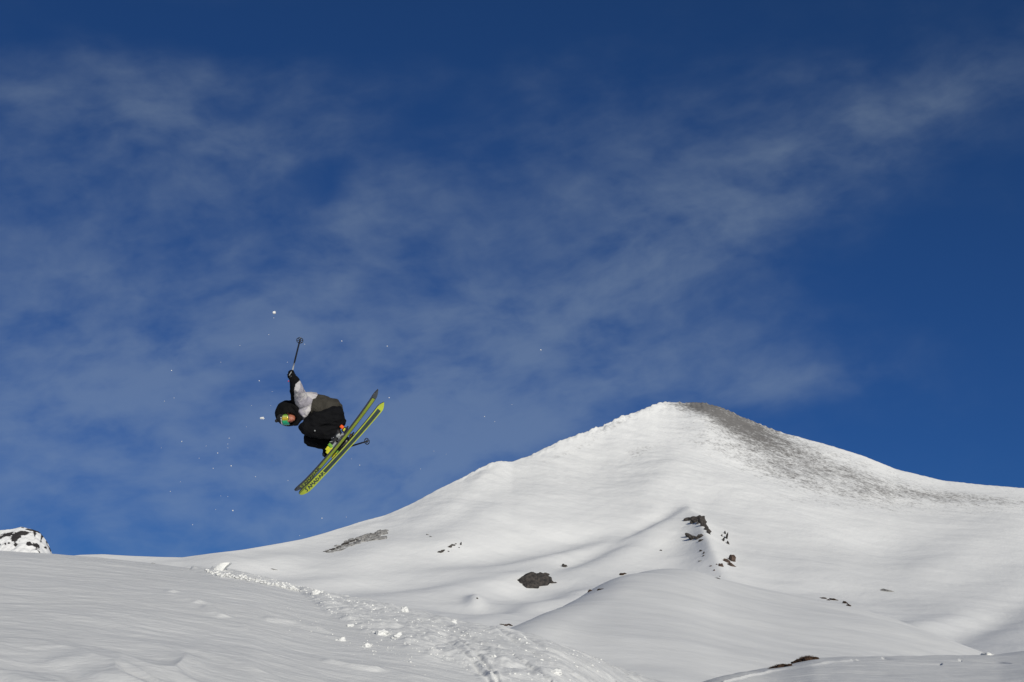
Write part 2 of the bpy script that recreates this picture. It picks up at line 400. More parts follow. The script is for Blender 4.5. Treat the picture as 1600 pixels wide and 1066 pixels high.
Smm = np.where(w[:, None] < 0, s_base + w[:, None] * .05, Smm)
# beyond the crest the far side falls away
bk = np.linspace(0, 1, 14)[1:]
Yb = Ycr[None, :] + bk[:, None] * 500
Zb = (CZ + Sm * Ycr)[None, :] - (bk[:, None] ** 1.1) * 260
Zm = CZ + Smm * Ym
Xm = Tm[None, :] * Ym
PX, PY = pxpy(np.broadcast_to(Tm[None, :], Ym.shape), Smm)
fade = sstep(1.0, .93, w)[:, None]; fadeb = sstep(-.3, .05, w)[:, None]
dz = np.zeros_like(Zm)
# broad swells and hollows read off the photograph (px, py, along, across, angle, metres)
F = [(640,905,180,16,7,-2.6),(760,868,220,14,5,-2.4),(900,838,180,13,8,-3.0),(640,930,140,14,8,1.8),(760,925,130,15,3,-1.8),(560,880,120,18,12,1.8),
     (830,900,110,16,6,2.0),(960,850,120,12,24,-3.0),(700,890,120,10,6,1.5),(880,865,120,9,12,1.8),(1000,860,60,14,20,1.6),(600,870,110,26,22,2.5),
     (770,955,90,9,-4,-1.6),(855,945,110,12,14,2.0),(743,936,15,8,0,2.6),(745,952,60,7,-2,-1.2),(430,880,90,14,6,1.5),(390,895,100,9,4,-1.2),(480,900,110,9,3,-1.5),
     (1370,850,70,16,-10,-3.0),(1290,900,80,22,-12,3.0),(1360,935,80,12,-12,-2.2),(1480,880,110,30,20,2.5),(1560,960,100,22,24,-2.5),(1430,985,110,14,12,2.0),(1500,830,140,25,-8,2.0),
     (1250,820,90,22,-25,2.0),(1200,770,160,30,-10,2.5),(950,780,180,30,14,2.0),(1050,740,90,40,60,4.0),(780,800,120,30,20,2.5),(1150,730,120,22,-24,-3.0),(930,730,60,60,30,-3.0),(1380,790,140,20,-12,-2.0),(680,830,90,20,26,-2.0)]
for (cx, cy, ra, rb, an, am) in F: dz += .85 * am * gauss(PX, PY, cx, cy, ra, rb, an)
# rocky rib: a sharp spur running down to the right, its left flank turned from the sun
d, pr = polydist(PX, PY, [(1075,806),(1092,822),(1100,850),(1112,880),(1130,908),(1150,925)])
dz += 7.0 * np.exp(-((np.hypot(d, 7) - 7) / 24)) * smooth_i(PY, [780, 806, 840, 885, 905, 935], [0, .45, .95, .8, .4, .0])
d, pr = polydist(PX, PY, [(1078,810),(1030,826),(975,846),(915,868),(860,884)])
dz += 3.0 * np.exp(-((np.hypot(d, 5) - 5) / 13)) * smooth_i(PX, [850, 880, 975, 1060, 1090, 1110], [0, .1, .8, 1, .6, 0])
d, pr = polydist(PX, PY, [(1115,815),(1160,830),(1210,850),(1280,880)])
dz += 1.6 * np.exp(-((np.hypot(d, 8) - 8) / 16)) * smooth_i(PX, [1100, 1130, 1170, 1210, 1280], [0, .5, 1, .8, 0])
d, pr = polydist(PX, PY, [(560,842),(640,835),(700,800),(780,722)])
dz += 1.2 * np.exp(-((np.hypot(d, 8) - 8) / 16))
hol = gauss(PX, PY, 835, 925, 60, 16, 0); dz -= 1.6 * hol
dz *= fade * fadeb
rough = .35 + .65 * sstep(900, 700, PY)
Wx = Xm * .016; Wy = Ym * .016
dz += (1.3 * fbm(Wx, Wy, 3, 91) + .75 * fbm(Xm * .05 + Ym * .03, Ym * .06, 4, 95, .55) * rough + .30 * fbm(Xm * .25 + Ym * .2, Ym * .14 - Xm * .05, 3, 99) * sstep(880, 720, PY)) * (fade * .85 + .15) * fadeb
# crumbly edges along the skyline
cr = np.exp(-((w - 1) / .03) ** 2)[:, None]
seg = sstep(800, 860, PX) * sstep(1240, 1130, PX) + sstep(700, 730, PX) * sstep(800, 780, PX) * .6 + .25 * sstep(500, 560, PX) + .08 * sstep(1130, 1240, PX) + .3 * sstep(1040, 1060, PX) * sstep(1260, 1200, PX)
lump = np.clip(fbm(Xm * .13, Ym * .06, 3, 105, .6), -.2, 1) * (.25 + .9 * sstep(0, .3, fbm(Xm * .02, Ym * .0, 2, 111)))
dz += cr * seg * (lump + .5 * fbm(Xm * .4, Ym * .1, 3, 115)) * 1.8
Zm = Zm + dz
ash = np.zeros_like(Zm)
for (cx, cy, ra, rb, an, am) in [(1085,634,42,11,-6,1.1),(1140,654,70,20,-25,1.15),(1215,688,90,26,-26,.72),(1300,730,110,28,-22,.46),(1390,760,120,16,-12,.38),(1500,778,140,8,-6,.34),(1180,700,70,24,-30,.35),
                                 (1235,742,55,12,-14,.62),(1340,770,90,8,-6,.45),(1560,780,120,7,-3,.35),(1000,706,26,7,10,.42),(895,700,50,4,26,.3),(960,662,40,4,25,.3),(1400,790,200,12,-3,.22),(1130,700,90,20,-20,.22)]:
    ash += am * gauss(PX, PY, cx, cy, ra, rb, an)
ash *= 1.0
Zb = Zb + (dz[-1] * 0.6)[None, :] * (1 - bk)[:, None]
Xa = np.vstack([Xm, Tm[None, :] * Yb]); Ya = np.vstack([Ym, Yb]); Za = np.vstack([Zm, Zb]); Aa = np.vstack([ash, np.zeros_like(Yb)])
mtn = grid_obj('mountain', Xa, Ya, Za, M['snow_far'], {'ash': Aa}); tag(mtn, kind='structure')
SHEETS['mountain'] = (Tm, Ya, Za)

# distant rocky peak, left edge
Tp = np.linspace(float(t_of(-420, 840)), float(t_of(150, 860)), 420)
PC = [(-420,880),(-260,862),(-150,842),(-60,835),(0,829),(18,828),(33,824),(45,827),(60,831),(68,840),(75,850),(80,862),(86,880),(150,960)]
Spk = smooth1(curve(Tp, PC), 5)
wr = np.linspace(0, 1, 160); yp = 2150 + 350 * wr ** .8
Yp = yp[:, None] * np.ones_like(Tp)[None, :]
Sp = .03 + (Spk[None, :] - .03) * wr[:, None]
Zp = CZ + Sp * Yp; Xp = Tp[None, :] * Yp
rg = 1 - 2 * np.abs(fbm(Xp * .03, Yp * .025, 5, 121, .6))
Zp = Zp + rg * 3.4 * sstep(0, .2, wr)[:, None] * (.4 + .6 * sstep(1, .9, wr))[:, None]
Ypb = Yp[-1][None, :] + np.linspace(0, 1, 8)[1:, None] * 500; Zpb = Zp[-1][None, :] - np.linspace(0, 1, 8)[1:, None] * 330
m = snow_mat('peak_snow_rock', [(.05, 1.5, 0, 1), (.3, .5, 0, 1)], base=(.83, .83, .82)); t = m.node_tree; b = t.nodes['Principled BSDF']
tc = t.nodes.new('ShaderNodeTexCoord'); n1 = t.nodes.new('ShaderNodeTexNoise'); n1.inputs['Scale'].default_value = .045; n1.inputs['Detail'].default_value = 9; n1.inputs['Roughness'].default_value = .68
t.links.new(tc.outputs['Object'], n1.inputs['Vector'])
mr = t.nodes.new('ShaderNodeMapRange'); at = t.nodes.new('ShaderNodeAttribute'); at.attribute_name = 'rock'; ad = t.nodes.new('ShaderNodeMath'); ad.operation = 'MULTIPLY_ADD'
ad.inputs[1].default_value = .28; t.links.new(at.outputs['Fac'], ad.inputs[0]); t.links.new(n1.outputs['Fac'], ad.inputs[2])
t.links.new(ad.outputs[0], mr.inputs[0]); mr.inputs[1].default_value = .575; mr.inputs[2].default_value = .61
mx = t.nodes.new('ShaderNodeMix'); mx.data_type = 'RGBA'; t.links.new(mr.outputs[0], mx.inputs['Factor']); mx.inputs[6].default_value = (.83, .83, .82, 1); mx.inputs[7].default_value = (.045, .042, .042, 1)
t.links.new(mx.outputs[2], b.inputs['Base Color'])
PX, PY = pxpy(np.broadcast_to(Tp[None, :], Yp.shape), Sp); rk = np.zeros_like(PX)
for (cx, cy, ra, rb, an, am) in [(25,840,9,4,20,1),(12,837,14,1.6,25,.8),(38,834,12,1.8,0,.9),(50,830,12,1.4,-12,.9),(54,837,2,6,0,.7),(66,838,2,7,-20,.7),(73,846,2.2,8,0,.8),(79,856,2,8,0,1),(57,855,5,4,10,1),(45,852,5,4,60,.8),(34,836,10,1.5,-10,.7),
                                 (24,852,3,3,0,.7),(14,851,3,2,0,.7),(8,852,2,1.6,0,.6),(64,847,2,4,0,.6),(70,858,3,2,0,.6),(-60,850,40,8,10,.7)]: rk += am * gauss(PX, PY, cx, cy, ra, rb, an)
pk = grid_obj('distant_peak', np.vstack([Xp, Tp[None, :] * Ypb]), np.vstack([Yp, Ypb]), np.vstack([Zp, Zpb]), m, {'rock': np.vstack([rk, 0 * Ypb])}); tag(pk, kind='structure')
# wide snowy plain under and round everything
g = np.linspace(-9000, 9000, 61); GX, GY = np.meshgrid(g, g)
base = grid_obj('ground', GX, GY, -30 + 0 * GX + 4 * fbm(GX * .001, GY * .001, 2, 5), M['snow_far'], {'ash': GX * 0}); tag(base, kind='structure')

exec_objects = True
# ------------------------------------------------------------------ rocks
def rock_mat(name, c1, c2, scale, bumpd):
    m = mat(name, c1, .9, spec=.2); t = m.node_tree; b = t.nodes['Principled BSDF']
    tc = t.nodes.new('ShaderNodeTexCoord')
    n = t.nodes.new('ShaderNodeTexNoise'); n.inputs['Scale'].default_value = scale; n.inputs['Detail'].default_value = 8; n.inputs['Roughness'].default_value = .65
    t.links.new(tc.outputs['Object'], n.inputs['Vector'])
    r = t.nodes.new('ShaderNodeValToRGB'); t.links.new(n.outputs['Fac'], r.inputs[0])
    r.color_ramp.elements[0].position = .36; r.color_ramp.elements[0].color = (*c1, 1); r.color_ramp.elements[1].position = .66; r.color_ramp.elements[1].color = (*c2, 1)
    t.links.new(r.outputs[0], b.inputs['Base Color'])
    bu = t.nodes.new('ShaderNodeBump'); bu.inputs['Distance'].default_value = bumpd; t.links.new(n.outputs['Fac'], bu.inputs['Height']); t.links.new(bu.outputs[0], b.inputs['Normal'])
    return m
M['rock_dark'] = rock_mat('dark_rock', (.022, .022, .023), (.085, .074, .067), .9, .4)
M['rock_brown'] = rock_mat('brown_rock', (.04, .03, .026), (.13, .09, .07), 1.2, .3)
M['rock_grey'] = rock_mat('grey_scree', (.15, .148, .146), (.36, .355, .35), .8, .3)
M['turf'] = rock_mat('brown_turf', (.022, .014, .010), (.085, .05, .032), 14, .02)
M['snow_cap'] = M['snow_clod']

def chunk(bm, c, rx, ry, rz, rot=0., sub=3, rough=.32, cuts=6, seed=0, freq=1.3):
    """an angular stone: a sphere trimmed by random planes and roughened"""
    rnd = random.Random(seed); r = bmesh.ops.create_icosphere(bm, subdivisions=sub, radius=1)
    planes = [(Vector((rnd.uniform(-1, 1), rnd.uniform(-1, 1), rnd.uniform(-.6, 1))).normalized(), rnd.uniform(.55, .85)) for _ in range(cuts)]
    off = Vector((rnd.uniform(0, 50), rnd.uniform(0, 50), rnd.uniform(0, 50)))
    cr_, sr_ = math.cos(rot), math.sin(rot)
    for v in r['verts']:
        p = v.co.copy()
        for n, d in planes:
            e = p.dot(n) - d
            if e > 0: p -= n * e * .9
        nn = mnoise.fractal(p * freq + off, 1.0, 2.0, 4)
        p *= 1 + rough * nn
        x, y, z = p.x * rx, p.y * ry, p.z * rz
        v.co = Vector((x * cr_ - z * sr_, y, x * sr_ + z * cr_)) + c
def outcrop(name, label, cat, chunks, material, group=None, sheet=None, depth=.7, rough=.32, sub=3, lift=0., flat=False):
    """chunks: (px, py, width px, height px, angle) laid on the ground they are seen on; one thing"""
    p0 = hit(chunks[0][0], chunks[0][1], sheet)
    many = len(chunks) > 1
    root = empty(name, p0) if many else None
    bm = bmesh.new()
    for k, (px, py, wpx, hpx, an) in enumerate(chunks):
        p = hit(px, py, sheet)
        if p is None: print('no ground', name, px, py); continue
        k_ = p.y / cp / FPX
        rx, rz = wpx / 2 * k_ * 1.3, hpx / 2 * k_ * 1.3
        c = p - p0 + Vector((0, rx * depth * .15, lift * rz))
        chunk(bm, c, rx, max(rx * depth, rz * .8), rz, R(an), sub, rough, 7, seed=int(px * 7 + py * 13 + k))
        if many:
            me = bpy.data.meshes.new('stone'); bm.to_mesh(me); bm.free(); bm = bmesh.new(); smooth(me, flat); link('stone', me, material, root)
    if many: bm.free(); return tag(root, label, cat, group)
    me = bpy.data.meshes.new(name); bm.to_mesh(me); bm.free(); smooth(me, flat)
    o = link(name, me, material); o.location = p0
    return tag(o, label, cat, group)

G1 = 'rocks sticking out of the snowy mountainside'
b_ = outcrop('boulder', 'big dark grey boulder with trailing lumps on the lower mountainside', 'boulder', [(833,913,38,26,8),(848,909,24,22,0),(826,917,22,14,10),(853,906,13,11,0),(861,911,13,6,-5),(853,899,8,6,0),(846,898,9,6,0),(867,911,6,3,0)], M['rock_dark'], G1, rough=.28, sub=4)
outcrop('rock', 'small black upright rock just above right of the big boulder', 'rock', [(882,886,6,8,20),(884,885,4,4,0)], M['rock_dark'], G1)
outcrop('rock_outcrop', 'dark jagged crag crowning the top of the rocky rib', 'rock', [(1081,812,18,9,5),(1076,813,11,6,20),(1089,815,14,10,-20),(1094,811,9,12,-60),(1097,817,14,11,-55),(1101,823,13,10,-50),(1105,829,12,7,-55),(1108,834,8,4,-60)], M['rock_dark'], G1, rough=.45)
outcrop('rock_outcrop', 'dark ledge just below the crag on the rocky rib', 'rock', [(1078,838,12,6,-25),(1085,841,14,8,-18),(1090,842,7,5,0),(1095,839,7,10,60),(1096,845,6,5,-30)], M['rock_dark'], G1, rough=.45)
outcrop('rock_outcrop', 'thin black streaky rocks right of the crag', 'rock', [(1128,838,2.5,6,0),(1130,845,3,8,-20),(1135,841,3,13,-12),(1138,850,3,8,20),(1133,834,2,8,0)], M['rock_dark'], G1, rough=.5)
outcrop('rock', 'round brown rock pair on the bright side of the rib', 'rock', [(1143,876,10,16,-10),(1135,878,10,10,0),(1142,884,12,6,-25)], M['rock_brown'], G1)
outcrop('rock', 'small brown rock left of the round brown pair', 'rock', [(1127,885,7,6,-30),(1125,883,4,4,0)], M['rock_brown'], G1)
outcrop('rock', 'little curved black rock on the snow rib under the ledge', 'rock', [(1096,861,5,2.4,-25),(1099.5,865,2.2,5,-10),(1099.5,869,3,3,0)], M['rock_dark'], G1)
outcrop('rock', 'faint grey stone low on the left of the rib', 'rock', [(1095,877,7,1.8,-5)], M['rock_grey'], G1)
outcrop('rock', 'tiny brown stone, upper one of two at the lower end of the rib', 'rock', [(1111,885,3.5,2.6,-40)], M['rock_brown'], G1)
outcrop('rock', 'tiny brown stone, lower one of two at the lower end of the rib', 'rock', [(1116,892,2,3.4,0)], M['rock_brown'], G1)
outcrop('rock', 'thin dark stone where the rib meets the smooth mound', 'rock', [(1121,904,7,1.6,-12),(1125,901,1.6,2,0)], M['rock_dark'], G1)
outcrop('rock', 'tiny stone between the small brown rock and the rib', 'rock', [(1120,882.5,2.2,2.2,0)], M['rock_brown'], G1)
outcrop('rock', 'tiny dark speck of rock left of the rib on the shaded slope', 'rock', [(1032,860.5,4,2,15)], M['rock_dark'], G1)
ch = []
rn = random.Random(4)
for k in range(34):
    f = k / 33; x = 512 + 84 * f; y = 861 - 26 * f - 2 * math.sin(f * 3); wdt = 5 + 9 * f
    for q in range(1 + int(3 * f)):
        ch.append((x + rn.uniform(-3, 3), y + 1 + rn.uniform(-.5, .5) * wdt, rn.uniform(6, 11 + 9 * f), rn.uniform(2.0, 4 + 5.5 * f), rn.uniform(5, 28)))
for k in range(6): ch.append((529 + k * 2.2, 861 - k * .9, 6, 3, 20))
outcrop('scree_patch', 'long grey patch of bare scree slanting across the left shoulder', 'scree', ch, M['rock_grey'], G1, rough=.4, sub=2, depth=1.0, lift=-.25)
outcrop('rock_outcrop', 'narrow dark rock band along the lower left edge of the scree', 'rock', [(508,862,8,2,10),(517,859.5,10,2.4,14),(527,856,12,3,18),(538,851,12,3.6,16),(548,847,13,3.6,18),(556,844.5,9,3,10)], M['rock_dark'], G1, rough=.45, sub=3, depth=.8)
outcrop('rock_outcrop', 'broken dark rocks with snow between them right of the scree', 'rock', [(687,863,8,3.6,22),(692,860.5,6,2.6,10),(701,862,3,2,0),(702,855,6,4,15),(707,852.5,7,3,10),(712,850,3,2,0),(720,851,2.4,5,-15),(717,856,2,2,0)], M['rock_dark'], G1, rough=.45)
outcrop('rock', 'faint little grey rocks above the broken dark rocks', 'rock', [(669,836,5,1.6,-20),(674,839,5,1.8,-15)], M['rock_grey'], G1)
outcrop('rock', 'thin grey stone on the far slope above the broken snow crest', 'rock', [(425,889.5,7,1.6,-2),(431,890.5,4,1.2,0)], M['rock_grey'], G1)
outcrop('rock', 'low black rock beside the round snow lump on the crest', 'rock', [(503,928,7,2.4,4),(509,926.5,8,1.6,5)], M['rock_dark'], G1, sheet=['mountain'])
outcrop('rock', 'tiny dark stone on the tip of a small snow cone', 'rock', [(745.5,935.5,2.6,3,0)], M['rock_dark'], G1, sheet=['mountain'])
outcrop('rock', 'flat grey rock lying alone on the bright right slope', 'rock', [(1387,924,17,5,-12),(1382,922,9,4,0)], M['rock_grey'], G1, sheet=['mountain'], depth=.6)
outcrop('rock', 'thin grey stone at the near crest below the far left saddle', 'rock', [(238,881.5,8,2,-4)], M['rock_grey'], G1, sheet=['mountain'], lift=.4)
G2 = 'patches of bare brown ground on the snowy mound'
def turf(label, chunks, sheet=None, lift=0.): return outcrop('turf_patch', label, 'turf', chunks, M['turf'], G2, sheet=sheet, depth=1.2, rough=.55, sub=4, lift=lift)
turf('small bare brown patch highest on the left edge of the mound', [(971,898.5,9,3.6,18),(975,897,6,2,8)], ['mountain', 'knoll'], .1)
turf('tiny dark bump on the left edge of the mound, left of two', [(922,924,6,3.4,20)], ['mountain', 'knoll'], .1)
turf('thin brown sliver on the left edge of the mound, right of two', [(938,921.5,9,2.4,16)], ['knoll'])
turf('brown patch like a bird in the dip beside the churned snow', [(785,976,6,1.8,-4),(790,978,4,4.4,0),(794,976.5,6,2,5),(799,978,5,2,-25)], ['mountain'])
turf('brown patches on the right flank of the mound, left of two groups', [(1287,935,9,2.6,-6),(1294,938,5,2,0),(1302,937.5,10,2.8,-10)], ['mountain', 'knoll'])
turf('dark brown patch on the right flank of the mound, right of two groups', [(1322,943,7,4,-25),(1327,947,6,3,-40)], ['mountain', 'knoll'])

def bush_patch(label, px, py, wpx, hpx, an):
    """a low mat of brown heath: lumpy ground and many short twigs"""
    p0 = hit(px, py, ['near']); k_ = p0.y / cp / FPX; p0.y -= .4; p0.z = CZ + float(s_of_py(py + 1)) * p0.y; rx, rz = wpx / 2 * k_, hpx / 2 * k_
    rt = empty('heath_patch', p0); tag(rt, label, 'heath', 'heath patches on the near shoulder')
    bm = bmesh.new(); rnd = random.Random(int(px))
    for k in range(11):
        f = (k - 5) / 5; x = f * rx * .85
        chunk(bm, Vector((x * math.cos(R(an)), rnd.uniform(-.2, .2), x * math.sin(R(an)))), rx * .22, rx * .5, rz * 1.15 * (1 - .6 * abs(f)), R(an), 3, .5, 3, seed=k + int(px))
    me = bpy.data.meshes.new('mat_of_turf'); bm.to_mesh(me); bm.free(); smooth(me); link('turf', me, M['turf'], rt)
    vs, fs = [], []
    for k in range(900):
        f = rnd.uniform(-1, 1); x = f * rx * .95; h = rz * (1.5 * (1 - f * f) + .2) * rnd.uniform(.5, 1.15)
        b0 = Vector((x * math.cos(R(an)), rnd.uniform(-.5, .5) * rx * .6, x * math.sin(R(an)) - .02)); tp = b0 + Vector((rnd.uniform(-.05, .05), rnd.uniform(-.05, .05), h))
        wv_ = Vector((rnd.uniform(-.01, .01) + .008, rnd.uniform(-.01, .01), 0)); n_ = len(vs)
        vs += [b0 - wv_, b0 + wv_, tp, b0 + Vector((0, .012, 0))]; fs += [(n_, n_ + 1, n_ + 2), (n_ + 1, n_ + 3, n_ + 2), (n_ + 3, n_, n_ + 2)]
    me = bpy.data.meshes.new('twigs'); me.from_pydata([tuple(v) for v in vs], [], fs); o = link('twigs', me, M['turf'], rt); o['kind'] = 'stuff'
bush_patch('low dark brown heath patch on the near shoulder, lower left of two', 1209, 1043, 42, 8, 13)
bush_patch('higher rounder brown heath patch on the near shoulder, upper right of two', 1253, 1031.5, 39, 10, 10)

# ------------------------------------------------------------------ snow blocks and rubble
def lump(bm, c, r, sq=(1, 1, 1), seed=0, sub=2, rough=.35, rotz=0.):
    rnd = random.Random(seed); q = bmesh.ops.create_icosphere(bm, subdivisions=sub, radius=1)
    off = Vector((rnd.uniform(0, 99), rnd.uniform(0, 99), rnd.uniform(0, 99))); mt = Matrix.Rotation(rnd.uniform(0, 6), 3, 'Z') @ Matrix.Rotation(rotz, 3, 'Y')
    for v in q['verts']:
        p = v.co * (1 + rough * mnoise.fractal(v.co * 1.2 + off, 1, 2, 3))
        p = Vector((p.x * sq[0], p.y * sq[1], p.z * sq[2])) * r
        v.co = c + (mt @ p if rotz == 0 else Matrix.Rotation(rotz, 3, 'Y') @ p)
BL = [('snow_block', 'large slanted white snow slab standing on the crest, tip to the right', 345, 889, 15, 8, -38),
      ('snow_lump', 'round white snow lump on the crest beside a low black rock', 493.5, 927, 7, 6, 0),
      ('snow_lump', 'small snow lump at the right end of the thin crest rubble', 457, 918, 5, 4.5, 0),
      ('snow_lump', 'bright snow lump sticking up above the far edge of the churned snow', 632, 954, 6.5, 6, 0),
      ('snow_lump', 'lone bright snow lump on the smooth snow left of the churned band', 531, 999.5, 8, 5, 0),
      ('snow_lump', 'bright flat snow lump below right of the lone lump', 573, 1009, 8, 4.2, 0),
      ('snow_lump', 'flat snow lump above the lone bright lump', 547, 977, 8, 3, 0),
      ('snow_lump', 'wide smooth snow lump in the middle of the churned band', 595, 989, 11, 5, 0),
      ('snow_lump', 'bright rounded snow lump right of the wide smooth one', 621, 994, 9, 5.5, -15),
      ('snow_lump', 'small bright snow lump in the right part of the churned band', 771, 1025, 4.5, 3, 0),
      ('snow_lump', 'angular white snow lump at the lower right of the churned band', 868, 1051, 10, 5, 0),
      ('snow_lump', 'small pointed snow lump where the near crest meets the dip', 709, 971, 4.5, 5, 0),
      ('snow_lump', 'low bright snow lump on the near right end of the lower ridge', 1545, 1022, 11, 3, 0)]
for k, (nm, lb, px, py, rx, rz, an) in enumerate(BL):
    p = hit(px, py + 2, ['near']) or hit(px, py + 5, ['near'])
    if p is None: print('no ground', lb); continue
    k_ = p.y / cp / FPX; bm = bmesh.new()
    if nm == 'snow_block':
        # a leaning slab, drawn in its own plane and given thickness
        out = [(-12, -12), (-11.5, -7), (-10, -.25), (-6.5, 3.5), (-2.5, 6.5), (5, 8), (13.7, 8.3), (11, 4.3), (7.3, 2), (3.5, -3.2), (1, -7.7), (0, -12)]
        vs = []
        for y_ in (-.05, .05):
            vs.append([bm.verts.new((x * k_, y_ + .02 * math.sin(x), (z + 1.0) * k_)) for x, z in out])
        bm.faces.new(vs[0][::-1]); bm.faces.new(vs[1])
        for i in range(len(out)): j = (i + 1) % len(out); bm.faces.new((vs[0][i], vs[0][j], vs[1][j], vs[1][i]))
        bmesh.ops.triangulate(bm, faces=bm.faces[:]); bmesh.ops.recalc_face_normals(bm, faces=bm.faces[:])
        bmesh.ops.subdivide_edges(bm, edges=bm.edges[:], cuts=3, use_grid_fill=True)
        for v in bm.verts: v.co += Vector(mnoise.noise_vector(v.co * 14)) * .012
    else:
        chunk(bm, Vector((0, 0, 0)), rx * k_, rx * k_ * .9, rz * k_ * 1.1, 0, 4, .42, 5, seed=k + 40, freq=1.6)
    me = bpy.data.meshes.new(nm); bm.to_mesh(me); bm.free(); smooth(me)
    o = link(nm, me, M['snow_clod']); o.location = p + Vector((0, .02, rz * k_ * .18)); tag(o, lb, 'snow block' if nm == 'snow_block' else 'snow lump', 'lumps of snow on the near slope')

# crumbs along the band, each a small clod, too many to count
rnd = random.Random(12)
pv, pf, base_n = [], [], 0
tmp = bmesh.new(); bmesh.ops.create_icosphere(tmp, subdivisions=1, radius=1); tmp.verts.ensure_lookup_table()
iv = np.array([v.co[:] for v in tmp.verts]); iff = np.array([[v.index for v in f.verts] for f in tmp.faces]); tmp.free()
nrs = np.random.RandomState(3)
def clod(px, py, rpx, sink=.3, sheet='near'):
    global base_n
    p = hit(px, py, [sheet])
    if p is None: return
    r = rpx * p.y / cp / FPX
    j = 1 + .30 * nrs.randn(len(iv), 1) * .6
    sc3 = np.array([nrs.uniform(.7, 1.4), nrs.uniform(.7, 1.3), nrs.uniform(.22, .5) if rpx < 1.6 else nrs.uniform(.4, .75)])
    a = nrs.uniform(0, 6.28); c_, s_ = math.cos(a), math.sin(a); rm = np.array([[c_, -s_, 0], [s_, c_, 0], [0, 0, 1]])
    v = (iv * j * sc3 * r) @ rm.T + np.array([p.x, p.y, p.z + r * (.6 - sink)])
    pv.append(v); pf.append(iff + base_n); base_n += len(iv)
for k in range(1000):
    f = rnd.random() ** .8 * (len(BAND) - 2.2) + .2; i = int(f); g_ = f - i
    x = BAND[i][0] * (1 - g_) + BAND[i + 1][0] * g_; y = BAND[i][1] * (1 - g_) + BAND[i + 1][1] * g_; w_ = BAND[i][2] * (1 - g_) + BAND[i + 1][2] * g_
    e = rnd.choice((-1, 1)) * rnd.random() ** .55 if x > 480 else rnd.uniform(-1, .6)
    r = min(.75 + rnd.expovariate(1.8), 2.8)
    clod(x + rnd.uniform(-6, 6) - e * w_ * .3, y + e * w_ * .8, r, rnd.uniform(.5, .95))
for k in range(330):   # the thin crumbly line along the crest
    x = rnd.uniform(322, 470); y = float(np.interp(x, [322, 345, 400, 470], [892.5, 897, 906, 922])) + rnd.gauss(0, 1.6)
    clod(x, y + 1.5, min(.6 + rnd.expovariate(1.2), 2.8), .1)
for k in range(160):
    x = rnd.gauss(560, 70); y = float(np.interp(x, [440, 560, 700], [960, 1005, 1040])) + rnd.gauss(0, 10); clod(x, y, min(.3 + rnd.expovariate(2.2), 1.6))
pv = np.concatenate(pv); pf = np.concatenate(pf)
me = bpy.data.meshes.new('snow_rubble'); me.from_pydata(pv.tolist(), [], pf.tolist()); smooth(me)
rb = link('snow_rubble', me, M['snow_clod']); tag(rb, kind='stuff')

# ------------------------------------------------------------------ skier
SD = 20.0                                      # metres in front of the camera
XA = Vector((1, 0, 0)); UA = Vector((0, -sp, cp)); FA = Vector((0, cp, sp))
CAM = Vector((0, 0, CZ))
def Z(zx, zy, d=0.):
    """point from the enlarged crop's coordinates (410,510, x3.81) and a depth offset in metres"""
    px = 410 + zx / 3.81; py = 510 + zy / 3.81
    return CAM + (SD + d) * (XA * ((px - 800) / FPX) + UA * ((533 - py) / FPX) + FA)
def S(u): return u / 3.81 / FPX * SD           # crop units to metres
ORG = Z(330, 560, 0)
def L(zx, zy, d=0.): return Z(zx, zy, d) - ORG
ICO, ACC = {}, {}
def ico(sub):
    if sub not in ICO:
        b_ = bmesh.new(); bmesh.ops.create_icosphere(b_, subdivisions=sub, radius=1); b_.verts.ensure_lookup_table()
        ICO[sub] = (np.array([v.co[:] for v in b_.verts]), np.array([[v.index for v in f.verts] for f in b_.faces])); b_.free()
    return ICO[sub]
def ball(bm, c, r, axes=None, sub=3):
    tv, tf = ico(sub)
    if axes: v = tv @ np.array([[*(axes[i] * r[i])] for i in range(3)]) + np.array(c)
    else: v = tv * r + np.array(c)
    ACC.setdefault(id(bm), []).append((v, tf))
def limb(bm, pts, n=7):
    """overlapping balls along a tapered path: list of (point, radius)"""
    for (a, ra), (b, rb_) in zip(pts, pts[1:]):
        m_ = max(2, int((b - a).length / (min(ra, rb_) * .22)))
        m_ = min(m_, 26)
        for k in range(m_ + 1):
            f = k / m_; ball(bm, a.lerp(b, f), ra * (1 - f) + rb_ * f, sub=2)
def fuse(bm, voxel, smooth_it=6, fn=None):
    vs, fs, n_ = [], [], 0
    for v, f in ACC.pop(id(bm)): vs.append(v); fs.append(f + n_); n_ += len(v)
    vs = np.concatenate(vs).astype(np.float32); fs = np.concatenate(fs).astype(np.int32); bm.free()
    me = bpy.data.meshes.new('tmp'); me.vertices.add(len(vs)); me.vertices.foreach_set('co', vs.ravel())
    me.loops.add(fs.size); me.loops.foreach_set('vertex_index', fs.ravel()); me.polygons.add(len(fs))
    me.polygons.foreach_set('loop_start', (np.arange(len(fs)) * 3).astype(np.int32)); me.polygons.foreach_set('loop_total', np.full(len(fs), 3, np.int32)); me.update()
    o = bpy.data.objects.new('tmp', me); col.objects.link(o)
    md = o.modifiers.new('r', 'REMESH'); md.mode = 'VOXEL'; md.voxel_size = voxel; md.use_smooth_shade = True
    ms = o.modifiers.new('s', 'SMOOTH'); ms.iterations = smooth_it; ms.factor = .5
    dg = bpy.context.evaluated_depsgraph_get(); dg.update()
    out = bpy.data.meshes.new_from_object(o.evaluated_get(dg)); bpy.data.objects.remove(o)
    out.materials.clear()
    if fn:
        nrm = [v.normal.copy() for v in out.vertices]
        for v, n in zip(out.vertices, nrm): v.co += n * fn(v.co, n)
    smooth(out); return out
